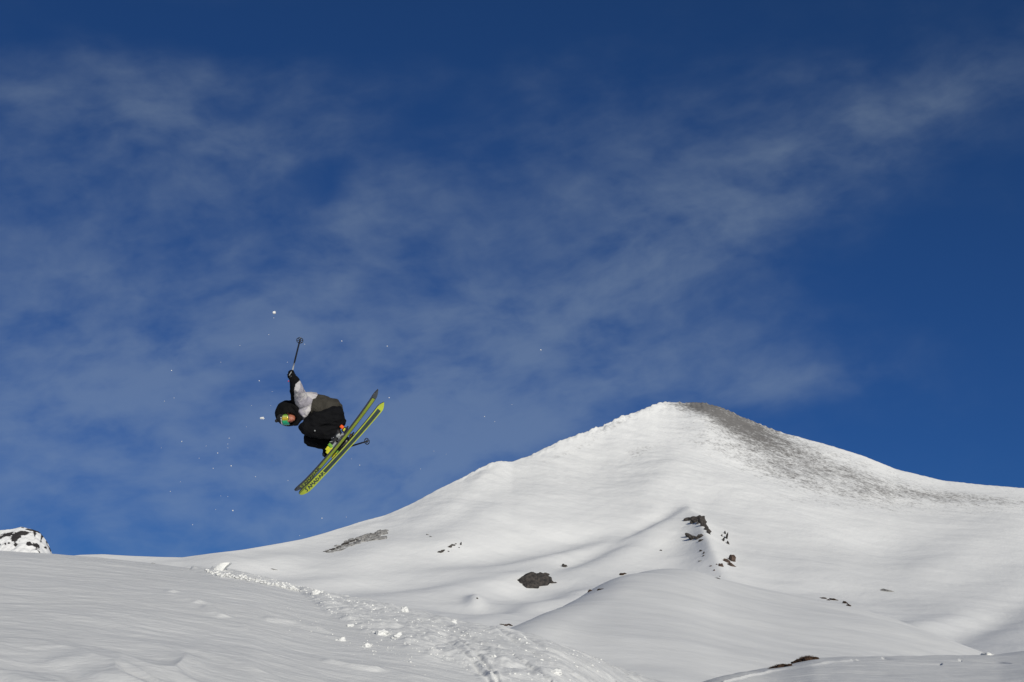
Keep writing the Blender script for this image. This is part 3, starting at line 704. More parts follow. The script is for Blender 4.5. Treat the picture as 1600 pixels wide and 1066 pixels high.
def fabric(name, c, rough=.85, fine=900, bumpd=.0006):
    m = mat(name, c, rough, bump=[(26, .012), (fine, bumpd)], var=(9, .18), spec=.12); return m
M['black_cloth'] = fabric('black_cloth', (.0045, .0045, .005))
M['black_pants'] = fabric('black_pants', (.0042, .0044, .0055))
M['olive_cloth'] = fabric('olive_cloth', (.040, .037, .031))
M['knit'] = mat('black_knit', (.014, .014, .014), .95, bump=[(160, .006)])
M['black_plastic'] = mat('black_plastic', (.015, .015, .016), .35)
M['grey_plastic'] = mat('grey_plastic', (.30, .31, .31), .4)
M['white_print'] = mat('white_print', (.75, .75, .75), .5)
M['skin'] = mat('skin', (.31, .105, .06), .5, bump=[(90, .002)], var=(20, .12))
M['lips'] = mat('lips', (.30, .09, .07), .5)
M['yellow'] = mat('yellow_plastic', (.62, .60, .03), .35, var=(30, .1))
M['green_plastic'] = mat('green_plastic', (.16, .38, .05), .4)
M['orange'] = mat('orange_plastic', (.85, .12, .02), .4)
M['copper'] = mat('copper_strip', (.42, .15, .09), .4)
M['steel'] = mat('steel', (.35, .35, .36), .35, metal=.9)
M['ski_yellow'] = mat('ski_base_yellow', (.42, .50, .045), .32, var=(7, .10), bump=[(240, .0004)])
M['ski_olive'] = mat('ski_base_olive', (.30, .38, .035), .32, var=(7, .12), bump=[(240, .0004)])
M['ski_dark'] = mat('ski_base_dark', (.032, .052, .055), .34, var=(12, .15))
M['ski_side'] = mat('ski_sidewall', (.030, .030, .032), .4)
M['ski_tip_grey'] = mat('ski_tip_grey', (.06, .072, .082), .4)
M['red'] = mat('red_tab', (.6, .03, .03), .5)
# camouflage of pale greys, a printed pattern
m = fabric('grey_camo', (.40, .385, .40)); M['camo'] = m; t = m.node_tree; b = t.nodes['Principled BSDF']
tc = t.nodes.new('ShaderNodeTexCoord'); n1 = t.nodes.new('ShaderNodeTexNoise'); n1.inputs['Scale'].default_value = 4.5; n1.inputs['Detail'].default_value = 2; n1.inputs['Distortion'].default_value = 1.2
t.links.new(tc.outputs['Object'], n1.inputs['Vector']); rr = t.nodes.new('ShaderNodeValToRGB'); t.links.new(n1.outputs['Fac'], rr.inputs[0]); rr.color_ramp.interpolation = 'CONSTANT'
rr.color_ramp.elements[0].color = (.31, .295, .33, 1); rr.color_ramp.elements[1].position = .45; rr.color_ramp.elements[1].color = (.44, .425, .43, 1)
e = rr.color_ramp.elements.new(.58); e.color = (.39, .375, .39, 1)
t.links.new(rr.outputs[0], b.inputs['Base Color'])
# mirrored lens, its coating shifting from gold to green
m = mat('goggle_lens', (.55, .60, .05), .12, metal=.55); M['lens'] = m; t = m.node_tree; b = t.nodes['Principled BSDF']
tc = t.nodes.new('ShaderNodeTexCoord'); sx = t.nodes.new('ShaderNodeSeparateXYZ'); t.links.new(tc.outputs['Generated'], sx.inputs[0])
rr = t.nodes.new('ShaderNodeValToRGB'); t.links.new(sx.outputs[2], rr.inputs[0])
rr.color_ramp.elements[0].color = (.02, .42, .28, 1); rr.color_ramp.elements[1].color = (.16, .40, .04, 1)
for p_, c_ in ((.32, (.04, .55, .22, 1)), (.40, (.40, .32, .02, 1)), (.6, (.80, .55, .05, 1)), (.78, (.75, .85, .25, 1)), (.9, (.20, .45, .05, 1))):
    e = rr.color_ramp.elements.new(p_); e.color = c_
t.links.new(rr.outputs[0], b.inputs['Base Color'])

person = empty('person', ORG)
tag(person, 'airborne skier in black hood, grey camo jacket and mirrored goggles, crouched to grab a ski', 'person')
def wr(scale, amp, seed=0, ridged=True, stretch=None):
    o = Vector((seed * 3.1, seed * 1.7, seed))
    def f(p, n):
        q = p * scale
        if stretch: q = Vector((q.x * stretch[0], q.y * stretch[1], q.z * stretch[2]))
        a = mnoise.noise(q + o + Vector(mnoise.noise_vector(p * scale * .5)) * .6)
        b = mnoise.noise(q * 2.1 + o)
        v = (1 - 2.2 * abs(a)) if ridged else a
        return amp * (v + .4 * b)
    return f

# head frame: crown points left in the picture, face to the camera and a little down
HC = L(150, 544, -.10)
h_up = (-XA * 1.0 - UA * .07 + FA * .05).normalized()
h_fw = (-FA * .88 - UA * .42 + XA * .10); h_fw = (h_fw - h_up * h_fw.dot(h_up)).normalized()
h_rt = h_fw.cross(h_up).normalized()
def HP(r, u, f): return HC + h_rt * r + h_up * u + h_fw * f

# joints (crop coordinates, depth)
sh_n = L(238, 448, -.13); el_n = L(207, 368, -.30); wr_n = L(183, 318, -.20)
sh_f = L(258, 470, .20); el_f = L(330, 640, .34); wr_f = L(379, 726, .22)
hip_n = L(425, 535, -.06); kn_n = L(262, 603, -.17); an_n = L(452, 655, -.10)
hip_f = L(415, 545, .12); kn_f = L(292, 672, .10); an_f = L(470, 715, .06)
pel = L(418, 520, .02); chest = L(270, 480, .03); neck = L(215, 510, -.02)

# body: one continuous surface, mostly under the clothes
bm = bmesh.new()
ball(bm, HP(0, .03, -.02), (.075, .098, .095), (h_rt, h_fw, h_up))
ball(bm, HP(0, -.045, .018), (.056, .072, .065), (h_rt, h_fw, h_up))          # jaw
ball(bm, HP(0, -.092, .055), (.026, .026, .022), (h_rt, h_fw, h_up), 2)       # chin
limb(bm, [(HP(0, .012, .078), .011), (HP(0, -.022, .100), .016)])            # nose
for s_ in (-1, 1):
    ball(bm, HP(s_ * .013, -.026, .088), .010, sub=2)
    ball(bm, HP(s_ * .038, -.012, .058), .028, sub=2)                        # cheeks
    ball(bm, HP(s_ * .078, 0, -.01), (.012, .022, .032), (h_rt, h_fw, h_up), 2)   # ears
limb(bm, [(HP(-.018, -.058, .075), .009), (HP(0, -.056, .083), .010), (HP(.018, -.058, .075), .009)])
limb(bm, [(HP(-.015, -.068, .072), .009), (HP(0, -.068, .079), .010), (HP(.015, -.068, .072), .009)])
limb(bm, [(HP(0, -.05, -.03), .055), (neck, .06), (chest, .12), (L(340, 495, .03), .125), (pel, .125)])
limb(bm, [(chest, .11), (sh_n, .065), (el_n, .042), (wr_n, .03)])
limb(bm, [(chest, .11), (sh_f, .065), (el_f, .042), (wr_f, .03)])
limb(bm, [(pel, .11), (hip_n, .09), (kn_n, .058), (kn_n.lerp(an_n, .72), .045)])
limb(bm, [(pel, .11), (hip_f, .09), (kn_f, .058), (kn_f.lerp(an_f, .62), .045)])

def frame_from(x, z):
    x = x.normalized(); z = (z - x * z.dot(x)).normalized(); return x, z.cross(x).normalized(), z
def hand_prims(bm, wrist, axis_dir, curl_dir, grip, scale=1.0, radius=.0145):
    """palm and five fingers closing round a shaft that passes through grip along axis_dir"""
    a = axis_dir.normalized(); palm_dir = (grip - wrist); palm_dir = (palm_dir - a * palm_dir.dot(a)).normalized()
    side = a.cross(palm_dir).normalized()
    if side.dot(curl_dir) < 0: side = -side
    back = grip - side * .030 * scale
    for k in range(4):                                        # palm bones
        o = (k - 1.5) * .021 * scale
        limb(bm, [(wrist + a * o * .5 - side * .012, .021 * scale), (back + a * o - palm_dir * .01, .018 * scale)])
    lens_ = (.92, 1.0, .96, .8)
    for k in range(4):                                        # fingers wrap from the back of the hand round the shaft
        o = (k - 1.5) * .0225 * scale; rr_ = .032 * scale; ln = lens_[k]
        pts = []
        for j, ang in enumerate((0, 55, 115, 185)):
            an_ = R(ang * ln); pts.append((grip + a * o + (-side * math.cos(an_) + palm_dir * math.sin(an_)) * rr_, (radius - .0012 * j) * scale))
        limb(bm, pts)
    th = [(wrist - a * .018 + side * .006, .019 * scale), (grip - a * .038 - palm_dir * .03 + side * .02, .017 * scale), (grip - a * .036 + side * .036 - palm_dir * .004, .0145 * scale), (grip - a * .022 + side * .036 + palm_dir * .018, .0125 * scale)]
    limb(bm, th)
GRIP_N = L(173, 287, -.20); BASK_N = L(223, 84, .66)
GRIP_F = L(384, 757, .16); BASK_F = L(622, 685, .92)
ax_n = (BASK_N - GRIP_N).normalized(); ax_f = (BASK_F - GRIP_F).normalized()
hand_prims(bm, wr_n, ax_n, XA, GRIP_N, .86, .011); hand_prims(bm, wr_f, ax_f, XA, GRIP_F, .86, .011)
me = fuse(bm, .0062, 3); link('body', me, M['skin'], person)
# mouth
bm = bmesh.new(); limb(bm, [(HP(-.019, -.061, .083), .0035), (HP(0, -.061, .0915), .0045), (HP(.019, -.061, .083), .0035)]); me = fuse(bm, .0022, 2); link('mouth', me, M['lips'], person)

# trousers
bm = bmesh.new()
limb(bm, [(L(405, 520, .03), .165), (hip_n + Vector((0, 0, 0)), .155), (L(345, 560, -.11), .15), (L(285, 592, -.16), .125), (kn_n, .105)])
limb(bm, [(kn_n, .105), (L(320, 618, -.16), .105), (L(385, 630, -.13), .098), (L(425, 628, -.11), .088)])
limb(bm, [(L(405, 530, .06), .14), (hip_f, .13), (L(340, 620, .12), .12), (kn_f, .10), (L(285, 668, .10), .085)])
limb(bm, [(kn_f, .098), (L(345, 690, .09), .085), (L(392, 700, .08), .078), (L(425, 700, .07), .068)])
limb(bm, [(L(300, 560, -.10), .10), (L(400, 590, -.10), .12), (L(445, 560, -.05), .12)])
me = fuse(bm, .010, 4, wr(6.5, .016, 2, True, (1.0, 1.0, 1.8))); tr = link('trousers', me, M['black_pants'], person)
bm = bmesh.new(); ball(bm, L(312, 622, -.285), .012, sub=2); me = fuse(bm, .004, 1); link('knee_logo', me, M['grey_plastic'], person)

# jacket: body, two sleeves; cloth panels of three colours
bm = bmesh.new()
limb(bm, [(L(236, 462, .02), .125), (L(285, 470, .02), .155), (L(345, 482, .02), .178), (L(402, 500, .02), .183), (L(408, 512, .02), .175)])
limb(bm, [(L(250, 480, -.06), .11), (L(258, 510, -.08), .10), (L(246, 534, -.08), .052)])
limb(bm, [(L(262, 450, -.06), .115), (sh_n, .098), (L(222, 405, -.20), .080), (el_n, .075), (L(196, 338, -.26), .068), (L(188, 318, -.22), .056)])
limb(bm, [(L(290, 445, -.02), .13), (L(245, 420, -.10), .08)])
limb(bm, [(L(184, 345, -.22), .045), (L(183, 385, -.17), .042), (L(193, 440, -.10), .045)])
limb(bm, [(L(268, 475, .10), .12), (sh_f, .09), (el_f, .075), (L(362, 695, .26), .055)])
fw = wr(7.5, .011, 5)
me = fuse(bm, .0085, 4, lambda p, n: fw(p, n) + .004 * mnoise.noise(p * 22))
for m_ in (M['camo'], M['olive_cloth'], M['black_cloth']): me.materials.append(m_)
def crop_of(p):
    q = p + ORG - CAM; d = q.dot(FA); px = q.dot(XA) / d * FPX + 800; py = 533 - q.dot(UA) / d * FPX
    return (px - 410) * 3.81, (py - 510) * 3.81, d - SD
def inpoly(x, y, P):
    c = False; j = len(P) - 1
    for i in range(len(P)):
        if (P[i][1] > y) != (P[j][1] > y) and x < (P[j][0] - P[i][0]) * (y - P[i][1]) / (P[j][1] - P[i][1]) + P[i][0]: c = not c
        j = i
    return c
POL_L = [(190,375),(198,345),(222,322),(244,350),(256,383),(335,396),(320,425),(303,430),(290,470),(286,500),(262,540),(240,575),(216,548),(200,490),(190,430)]
POL_O = [(335,396),(320,425),(303,430),(290,470),(286,500),(300,560),(520,560),(520,380)]
for f in me.polygons:
    x, y, d = crop_of(f.center)
    x += 3 * mnoise.noise(f.center * 14); y += 3 * mnoise.noise(f.center * 14 + Vector((7, 0, 0)))
    if y > 585 or (d > .22 and x < 360 and y > 430): k = 2
    elif inpoly(x, y, POL_L) : k = 0
    elif inpoly(x, y, POL_O): k = 1
    else: k = 2
    f.material_index = k
jk = link('jacket', me, [], person)

# hood: shell open towards the face
bm = bmesh.new(); hc = L(158, 516, .0)
bmesh.ops.create_icosphere(bm, subdivisions=5, radius=1)
hdir = (h_fw + XA * .12 - UA * .38).normalized()
ctr = HC
kill = []
for v in bm.verts:
    p = v.co; v.co = hc + XA * p.x * S(80) + UA * p.z * S(76) + FA * p.y * .185
for v in bm.verts:
    q = v.co - HP(0, -.01, .05); e = q - hdir * q.dot(hdir)
    if q.dot(hdir) > -.03 and (v.co - hc).dot(hdir) > 0.03 and (abs(e.dot(h_up)) / .112) ** 2 + (abs(e.dot(h_rt)) / .098) ** 2 < 1: kill.append(v)
bmesh.ops.delete(bm, geom=kill, context='VERTS')
me = bpy.data.meshes.new('hood'); bm.to_mesh(me); bm.free()
hf = wr(9, .010, 9)
nr_ = [v.normal.copy() for v in me.vertices]
for v, n in zip(me.vertices, nr_): v.co += n * hf(v.co, n)
smooth(me); hood = link('hood', me, M['black_cloth'], person)
md = hood.modifiers.new('thick', 'SOLIDIFY'); md.thickness = .016; md.offset = -1
# hood skirt / collar that wraps the neck down to the jacket
bm = bmesh.new(); limb(bm, [(L(190, 500, .03), .10), (L(212, 498, .02), .11), (L(228, 470, -.02), .09)]); limb(bm, [(L(212, 520, -.10), .045), (L(222, 548, -.12), .040), (L(205, 580, -.14), .026), (L(188, 586, -.14), .015)])
limb(bm, [(L(212, 520, -.10), .045), (L(200, 485, -.12), .05), (L(170, 470, -.1), .04)])
me = fuse(bm, .008, 4, wr(9, .006, 3)); link('collar', me, M['black_cloth'], person)

# beanie with a bobble
bm = bmesh.new()
ball(bm, HP(0, .052, -.012), (.098, .112, .088), (h_rt, h_fw, h_up), 4)
ball(bm, HP(0, .10, -.02), (.07, .08, .055), (h_rt, h_fw, h_up), 3)
me = fuse(bm, .006, 3, wr(16, .004, 4)); 
bn = link('beanie', me, M['knit'], person)
bm = bmesh.new(); ball(bm, L(86, 562, -.10), .026, sub=3); ball(bm, L(98, 556, -.10), .02, sub=2); me = fuse(bm, .005, 2, wr(40, .006, 6)); link('bobble', me, M['knit'], person)

# goggles: curved lens, frame, strap with white lettering marks
def gog_pt(a, u, off=0.):
    """a: angle round the face (-1..1), u: height"""
    an_ = a * R(62); r_ = .098 + off
    f_ = math.cos(an_) * (.118 + off) - .012; rr__ = math.sin(an_) * (.095 + off)
    return HP(rr__, .012 + u, f_)
gg = bpy.data.objects.new('goggles', None)
def patch_mesh(name, pts2, thick, matr, parent, nu=24):
    """pts2(i,j)->point on a curved plate; solidified"""
    bm = bmesh.new(); g_ = [[bm.verts.new(p) for p in r_] for r_ in pts2]
    for i in range(len(g_) - 1):
        for j in range(len(g_[0]) - 1): bm.faces.new((g_[i][j], g_[i][j + 1], g_[i + 1][j + 1], g_[i + 1][j]))
    bmesh.ops.recalc_face_normals(bm, faces=bm.faces[:])
    me = bpy.data.meshes.new(name); bm.to_mesh(me); bm.free(); smooth(me); o = link(name, me, matr, parent)
    md = o.modifiers.new('t', 'SOLIDIFY'); md.thickness = thick; md.offset = 0; return o
def env(a, hh):  # the outline narrows at the temples, notch over the nose
    e = (1 - abs(a) ** 5) ** .5 * hh; return e
As = np.linspace(-.985, .985, 29)
frame = patch_mesh('goggles', [[gog_pt(a, -env(a, .052) * (1 - .45 * math.exp(-(a / .16) ** 2)) * (1 - k / 8) + env(a, .052) * k / 8, -.004) for k in range(9)] for a in As], .014, M['black_plastic'], person)
patch_mesh('lens', [[gog_pt(a * .95, -env(a, .045) * (1 - .45 * math.exp(-(a / .16) ** 2)) * (1 - k / 8) + env(a, .045) * k / 8, .007) for k in range(9)] for a in As], .003, M['lens'], frame)
st = []
for k in range(41):
    an_ = R(62) + (2 * math.pi - 2 * R(62)) * k / 40
    st.append([HP(math.sin(an_) * .103, .018 + .02 * (k / 20 - 1) ** 2 * 0 + u, math.cos(an_) * .119 - .012) for u in (-.019, -.006, .006, .019)])
patch_mesh('strap', st, .003, M['black_plastic'], frame)
# small white print along the top rim of the goggles, seen as a column of letters
for k in range(6):
    a0 = -.62 + k * .215
    pts = [[gog_pt(a0 + da, .052 + uu, .006 - .0) for uu in (.0, .011)] for da in (0, .13)]
    patch_mesh('strap_lettering', pts, .002, M['white_print'], frame)

# gloves: five fingers closed round each pole grip, long cuff
for (w_, g_, ax, cuff, nm, rot) in ((wr_n, GRIP_N, ax_n, [(L(198, 345, -.26), .062), (L(192, 326, -.235), .072), (L(183, 308, -.21), .055), (L(178, 298, -.2), .04)], 'glove', 0),
                               (wr_f, GRIP_F, ax_f, [(L(362, 695, .26), .06), (L(374, 718, .22), .055), (wr_f, .042)], 'glove', 1)):
    bm = bmesh.new(); hand_prims(bm, w_, ax, XA, g_, 1.12, .0165); limb(bm, cuff)
    me = fuse(bm, .0055, 2, wr(25, .003, 7 + rot)); gl = link(nm, me, M['black_cloth'], person)
    if rot == 0:
        bm = bmesh.new(); ball(bm, L(155, 327, -.25), .010, sub=2); me = fuse(bm, .004, 1); link('pull_tab', me, M['red'], gl)
        bm = bmesh.new(); limb(bm, [(L(160, 292, -.275), .006), (L(172, 272, -.27), .007)]); me = fuse(bm, .003, 1); link('glove_logo', me, M['grey_plastic'], gl)

# ------------------------------------------------------------------ skis
def ski_frame(tail, tip, alpha):
    a = L(*tail); b = L(*tip); ln = (b - a).normalized()
    perp = Vector(ln.cross(FA)).normalized()
    if perp.dot(XA) < 0: perp = -perp           # lower right of the picture
    n = perp * math.cos(alpha) - FA * math.sin(alpha); n = (n - ln * n.dot(ln)).normalized()   # base normal
    return a, b, ln, n, ln.cross(n).normalized()
def make_ski(label, tail, tip, alpha, style, bx):
    a, b, ln, n, lat = ski_frame(tail, tip, alpha)
    mid = (a + b) / 2; LEN = (b - a).length
    root = empty('ski', mid + ORG); tag(root, label, 'ski', 'pair of skis on the airborne skier')
    q = lambda s: (s / (LEN / 2))
    def width(s):
        r_ = q(s)                              # -1 tail .. +1 tip
        w_ = .100 + (.030 * max(r_ / .82, 0) ** 2 if r_ > 0 else .020 * (r_ / .86) ** 2)
        w_ = min(w_, .132)
        if r_ > .84: w_ = .131 * math.sqrt(max(0, 1 - ((r_ - .84) / .16) ** 2.3))
        if r_ < -.88: w_ = .120 * max(0, 1 - ((-r_ - .88) / .12) ** 1.7)
        return w_ * .93
    def rise(s):
        r_ = q(s); h = .045 * abs(r_) ** 2.2
        if r_ > .72: h += .030 * ((r_ - .72) / .28) ** 2
        if r_ < -.8: h += .02 * ((-r_ - .8) / .2) ** 2
        return h - .066
    ss = [LEN / 2 * math.sin(k / 60 * math.pi / 2) for k in range(-60, 61)]
    def P(s, l, h): return ln * s + lat * l - n * (rise(s) + h)      # h above the base surface (away from snow)
    def strip(name, smin, smax, wfun, h0, h1, matr, parent, centre=0.):
        bm = bmesh.new(); rows = []
        sl_ = [s for s in ss if smin < s < smax]; sl_ = [smin] + sl_ + [smax]
        for s in sl_:
            w_ = max(wfun(s), .0006)
            rows.append([bm.verts.new(P(s, l_ * w_ / 2 + centre, h_)) for l_, h_ in ((-1, h0), (-.33, h0), (.33, h0), (1, h0), (1, h1), (.33, h1), (-.33, h1), (-1, h1))])
        for r0, r1 in zip(rows, rows[1:]):
            for k in range(8): bm.faces.new((r0[k], r0[(k + 1) % 8], r1[(k + 1) % 8], r1[k]))
        bm.faces.new(rows[0]); bm.faces.new(rows[-1][::-1])
        bmesh.ops.recalc_face_normals(bm, faces=bm.faces[:])
        me = bpy.data.meshes.new(name); bm.to_mesh(me); bm.free(); smooth(me, False); return link(name, me, matr, parent)
    h2 = LEN / 2
    strip('core', -h2, h2, width, .004, .017, M['ski_side'], root)
    strip('steel_edge', -h2 * .93, h2 * .93, lambda s: width(s) + .0015, .0005, .004, M['steel'], root)
    if style == 'B':
        bs = strip('base', -h2 * .995, h2 * .995, lambda s: width(s) - .004, -.001, .004, M['ski_yellow'], root)
        strip('centre_stripe', -h2 * .86, h2 * .46, lambda s: width(s) * .62, -.002, .0, M['ski_dark'], bs)
    else:
        bs = strip('base', -h2 * .995, h2 * .995, lambda s: width(s) - .004, -.001, .004, M['ski_side'], root)
        strip('centre_stripe', -h2 * .85, h2 * .90, lambda s: width(s) * .66, -.002, .0, M['ski_olive'], bs)
        strip('tail_patch', -h2 * .985, -h2 * .86, lambda s: width(s) * .85, -.002, .0, M['ski_tip_grey'], bs)
        strip('tip_patch', h2 * .91, h2 * .985, lambda s: width(s) * .8, -.002, .0, M['ski_tip_grey'], bs)
    strip('top_sheet', -h2 * .97, h2 * .95, lambda s: width(s) - .012, .017, .0195, M['ski_tip_grey'], root)
    # big lettering on the shovel's base: arched strokes, dark on yellow
    s0, pitch, hw = h2 * .885, .054, .034
    glyphs = [[(0, -1, .3, -.9), (.3, -.9, .55, -.2), (.55, -.2, .25, .2), (.25, .2, .5, .9), (.5, .9, .85, .7)],
              [(0, -1, .45, 1), (.45, 1, .9, -1), (.2, -.2, .7, -.2)], [(0, -1, .1, 1), (.1, 1, .45, -.1), (.45, -.1, .8, 1), (.8, 1, .9, -1)],
              [(0, -1, .45, 1), (.45, 1, .9, -1), (.2, -.2, .7, -.2)], [(0, -1, .1, 1), (.1, 1, .7, .5), (.7, .5, .8, -.5), (.8, -.5, 0, -1)],
              [(0, -1, .45, 1), (.45, 1, .9, -1), (.2, -.2, .7, -.2)], [(0, -1, .1, 1), (.1, 1, .8, .6), (.8, .6, .1, 0), (.1, 0, .85, -1)]]
    for gi, gl in enumerate(glyphs):
        bm = bmesh.new()
        for (x0, y0, x1, y1) in gl:
            sA, sB = s0 - (gi + x0 * .92) * pitch, s0 - (gi + x1 * .92) * pitch
            scw = width(sA) / .13
            A_ = Vector((sA, y0 * hw * scw)); B_ = Vector((sB, y1 * hw * scw)); d_ = (B_ - A_); pn = Vector((-d_.y, d_.x)).normalized() * .0062
            vv = [bm.verts.new(P(c_.x, c_.y, hh)) for hh in (-.0032, -.0018) for c_ in (A_ - pn, B_ - pn, B_ + pn, A_ + pn)]
            for fc in ((0, 1, 2, 3), (7, 6, 5, 4), (0, 4, 5, 1), (1, 5, 6, 2), (2, 6, 7, 3), (3, 7, 4, 0)): bm.faces.new([vv[i] for i in fc])
        bmesh.ops.recalc_face_normals(bm, faces=bm.faces[:])
        me = bpy.data.meshes.new('letter'); bm.to_mesh(me); bm.free(); link('letter', me, M['ski_dark'] if style == 'B' else M['ski_side'], bs)
    # bindings: bx = position of the boot centre along the ski (from its middle, + to the tip)
    def block(name, matr, parent, pts, bev=.004):
        """pts: list of (s0,s1,l0,l1,h0,h1) boxes"""
        bm = bmesh.new()
        for (s0_, s1_, l0, l1, h0, h1) in pts:
            r_ = bmesh.ops.create_cube(bm, size=1)
            for v in r_['verts']:
                v.co = P(s0_ if v.co.x < 0 else s1_, l0 if v.co.y < 0 else l1, h0 if v.co.z < 0 else h1)
        bmesh.ops.recalc_face_normals(bm, faces=bm.faces[:])
        bmesh.ops.bevel(bm, geom=bm.edges[:], offset=bev, segments=2, affect='EDGES', profile=.6)
        me = bpy.data.meshes.new(name); bm.to_mesh(me); bm.free(); smooth(me); return link(name, me, matr, parent)
    tp = bx + .140; hl = bx - .132
    toe = block('toe_binding', M['yellow'], root, [(tp - .03, tp + .085, -.040, .040, .018, .072), (tp - .012, tp + .06, -.036, .036, .07, .108)], .008)
    block('toe_wing', M['green_plastic'], toe, [(tp - .055, tp - .010, -.046, .046, .036, .112)], .006)
    heel = block('heel_binding', M['black_plastic'], root, [(hl - .10, hl + .02, -.03, .03, .018, .045), (hl - .085, hl - .012, -.028, .028, .045, .10)], .008)
    block('heel_housing', M['yellow'], heel, [(hl - .075, hl - .03, -.031, .031, .055, .085)], .006)
    lev = block('heel_lever', M['orange'], heel, [(hl - .078, hl - .034, -.026, .026, .10,   .225 if style == 'A' else .125)], .010)
    block('brake', M['steel'], root, [(hl + .03, hl + .12, -.058, -.050, .020, .030), (hl + .03, hl + .12, .050, .058, .020, .030), (hl - .09, hl - .02, .052, .060, .03, .038), (hl - .09, hl - .02, -.060, -.052, .03, .038), (hl + .02, hl + .06, -.055, .055, .02, .028)], .002)
    block('brake_tip', M['black_plastic'], root, [(hl - .13, hl - .085, .050, .066, .026, .044), (hl - .13, hl - .085, -.066, -.050, .026, .044)], .004)
    block('base_plate', M['copper'], root, [(hl + .02, tp - .03, -.030, .030, .0195, .027)], .002)
    return dict(P=P, ln=ln, n=n, lat=lat, mid=mid, toe=tp, heel=hl)
skA = make_ski('upper left ski, olive base with dark borders and dark tail', (690,377,-.16), (198,983,-.16), R(27), 'A', .0)
skB = make_ski('lower right ski, yellow base with dark centre stripe', (725,452,.05), (224,1004,.05), R(51), 'B', -.03)

# boots clipped in
for sk, shin_top, nm in ((skA, L(412, 630, -.11), 0), (skB, L(405, 702, .06), 1)):
    P_ = lambda s, l, h: sk['mid'] + sk['P'](s, l, h)
    bm = bmesh.new(); t0, h0 = sk['toe'], sk['heel']
    limb(bm, [(P_(t0 - .035, 0, .075), .040), (P_(t0 - .09, 0, .085), .050), (P_((t0 + h0) / 2, 0, .10), .055), (P_(h0 + .06, 0, .10), .056), (P_(h0 + .045, 0, .14), .056)])
    ank = P_(h0 + .085, 0, .16); up = shin_top
    limb(bm, [(P_(h0 + .07, 0, .12), .058), (ank, .060), (ank.lerp(up, .55), .066), (ank.lerp(up, 1.0), .070)])
    limb(bm, [(P_((t0 + h0) / 2 + .02, 0, .10), .052), (ank.lerp(up, .25), .055)])
    me = fuse(bm, .006, 3); bt = link('ski_boot', me, M['black_plastic'], person)
    for (s0_, s1_) in ((h0 - .005, h0 + .085), (t0 - .115, t0 + .005)):
        bm = bmesh.new(); r_ = bmesh.ops.create_cube(bm, size=1)
        for v in r_['verts']: v.co = P_(s0_ if v.co.x < 0 else s1_, -.036 if v.co.y < 0 else .036, .028 if v.co.z < 0 else .052)
        bmesh.ops.bevel(bm, geom=bm.edges[:], offset=.005, segments=2, affect='EDGES')
        me = bpy.data.meshes.new('sole'); bm.to_mesh(me); bm.free(); link('boot_sole', me, M['black_plastic'] if nm else M['grey_plastic'], bt)
    sg = 1 if (sk['lat'].dot(FA) < 0) else -1           # the side of the boot seen by the camera
    for k, (s_, hh, l_) in enumerate(((t0 - .08, .10, .044), (t0 - .13, .12, .048), (h0 + .11, .17, .056), (h0 + .09, .22, .060))):
        bm = bmesh.new(); limb(bm, [(P_(s_ - .016, sg * l_, hh - .012), .0065), (P_(s_ + .014, sg * l_, hh + .014), .0065)])
        me = fuse(bm, .0035, 1); link('buckle', me, M['grey_plastic'] if k % 2 == 0 else M['steel'], bt)
    if nm == 0:
        bm = bmesh.new(); limb(bm, [(P_(h0 + .075, sg * .05, .075), .024), (P_(h0 + .055, sg * .052, .07), .024)]); me = fuse(bm, .005, 2); link('ankle_badge', me, M['grey_plastic'], bt)

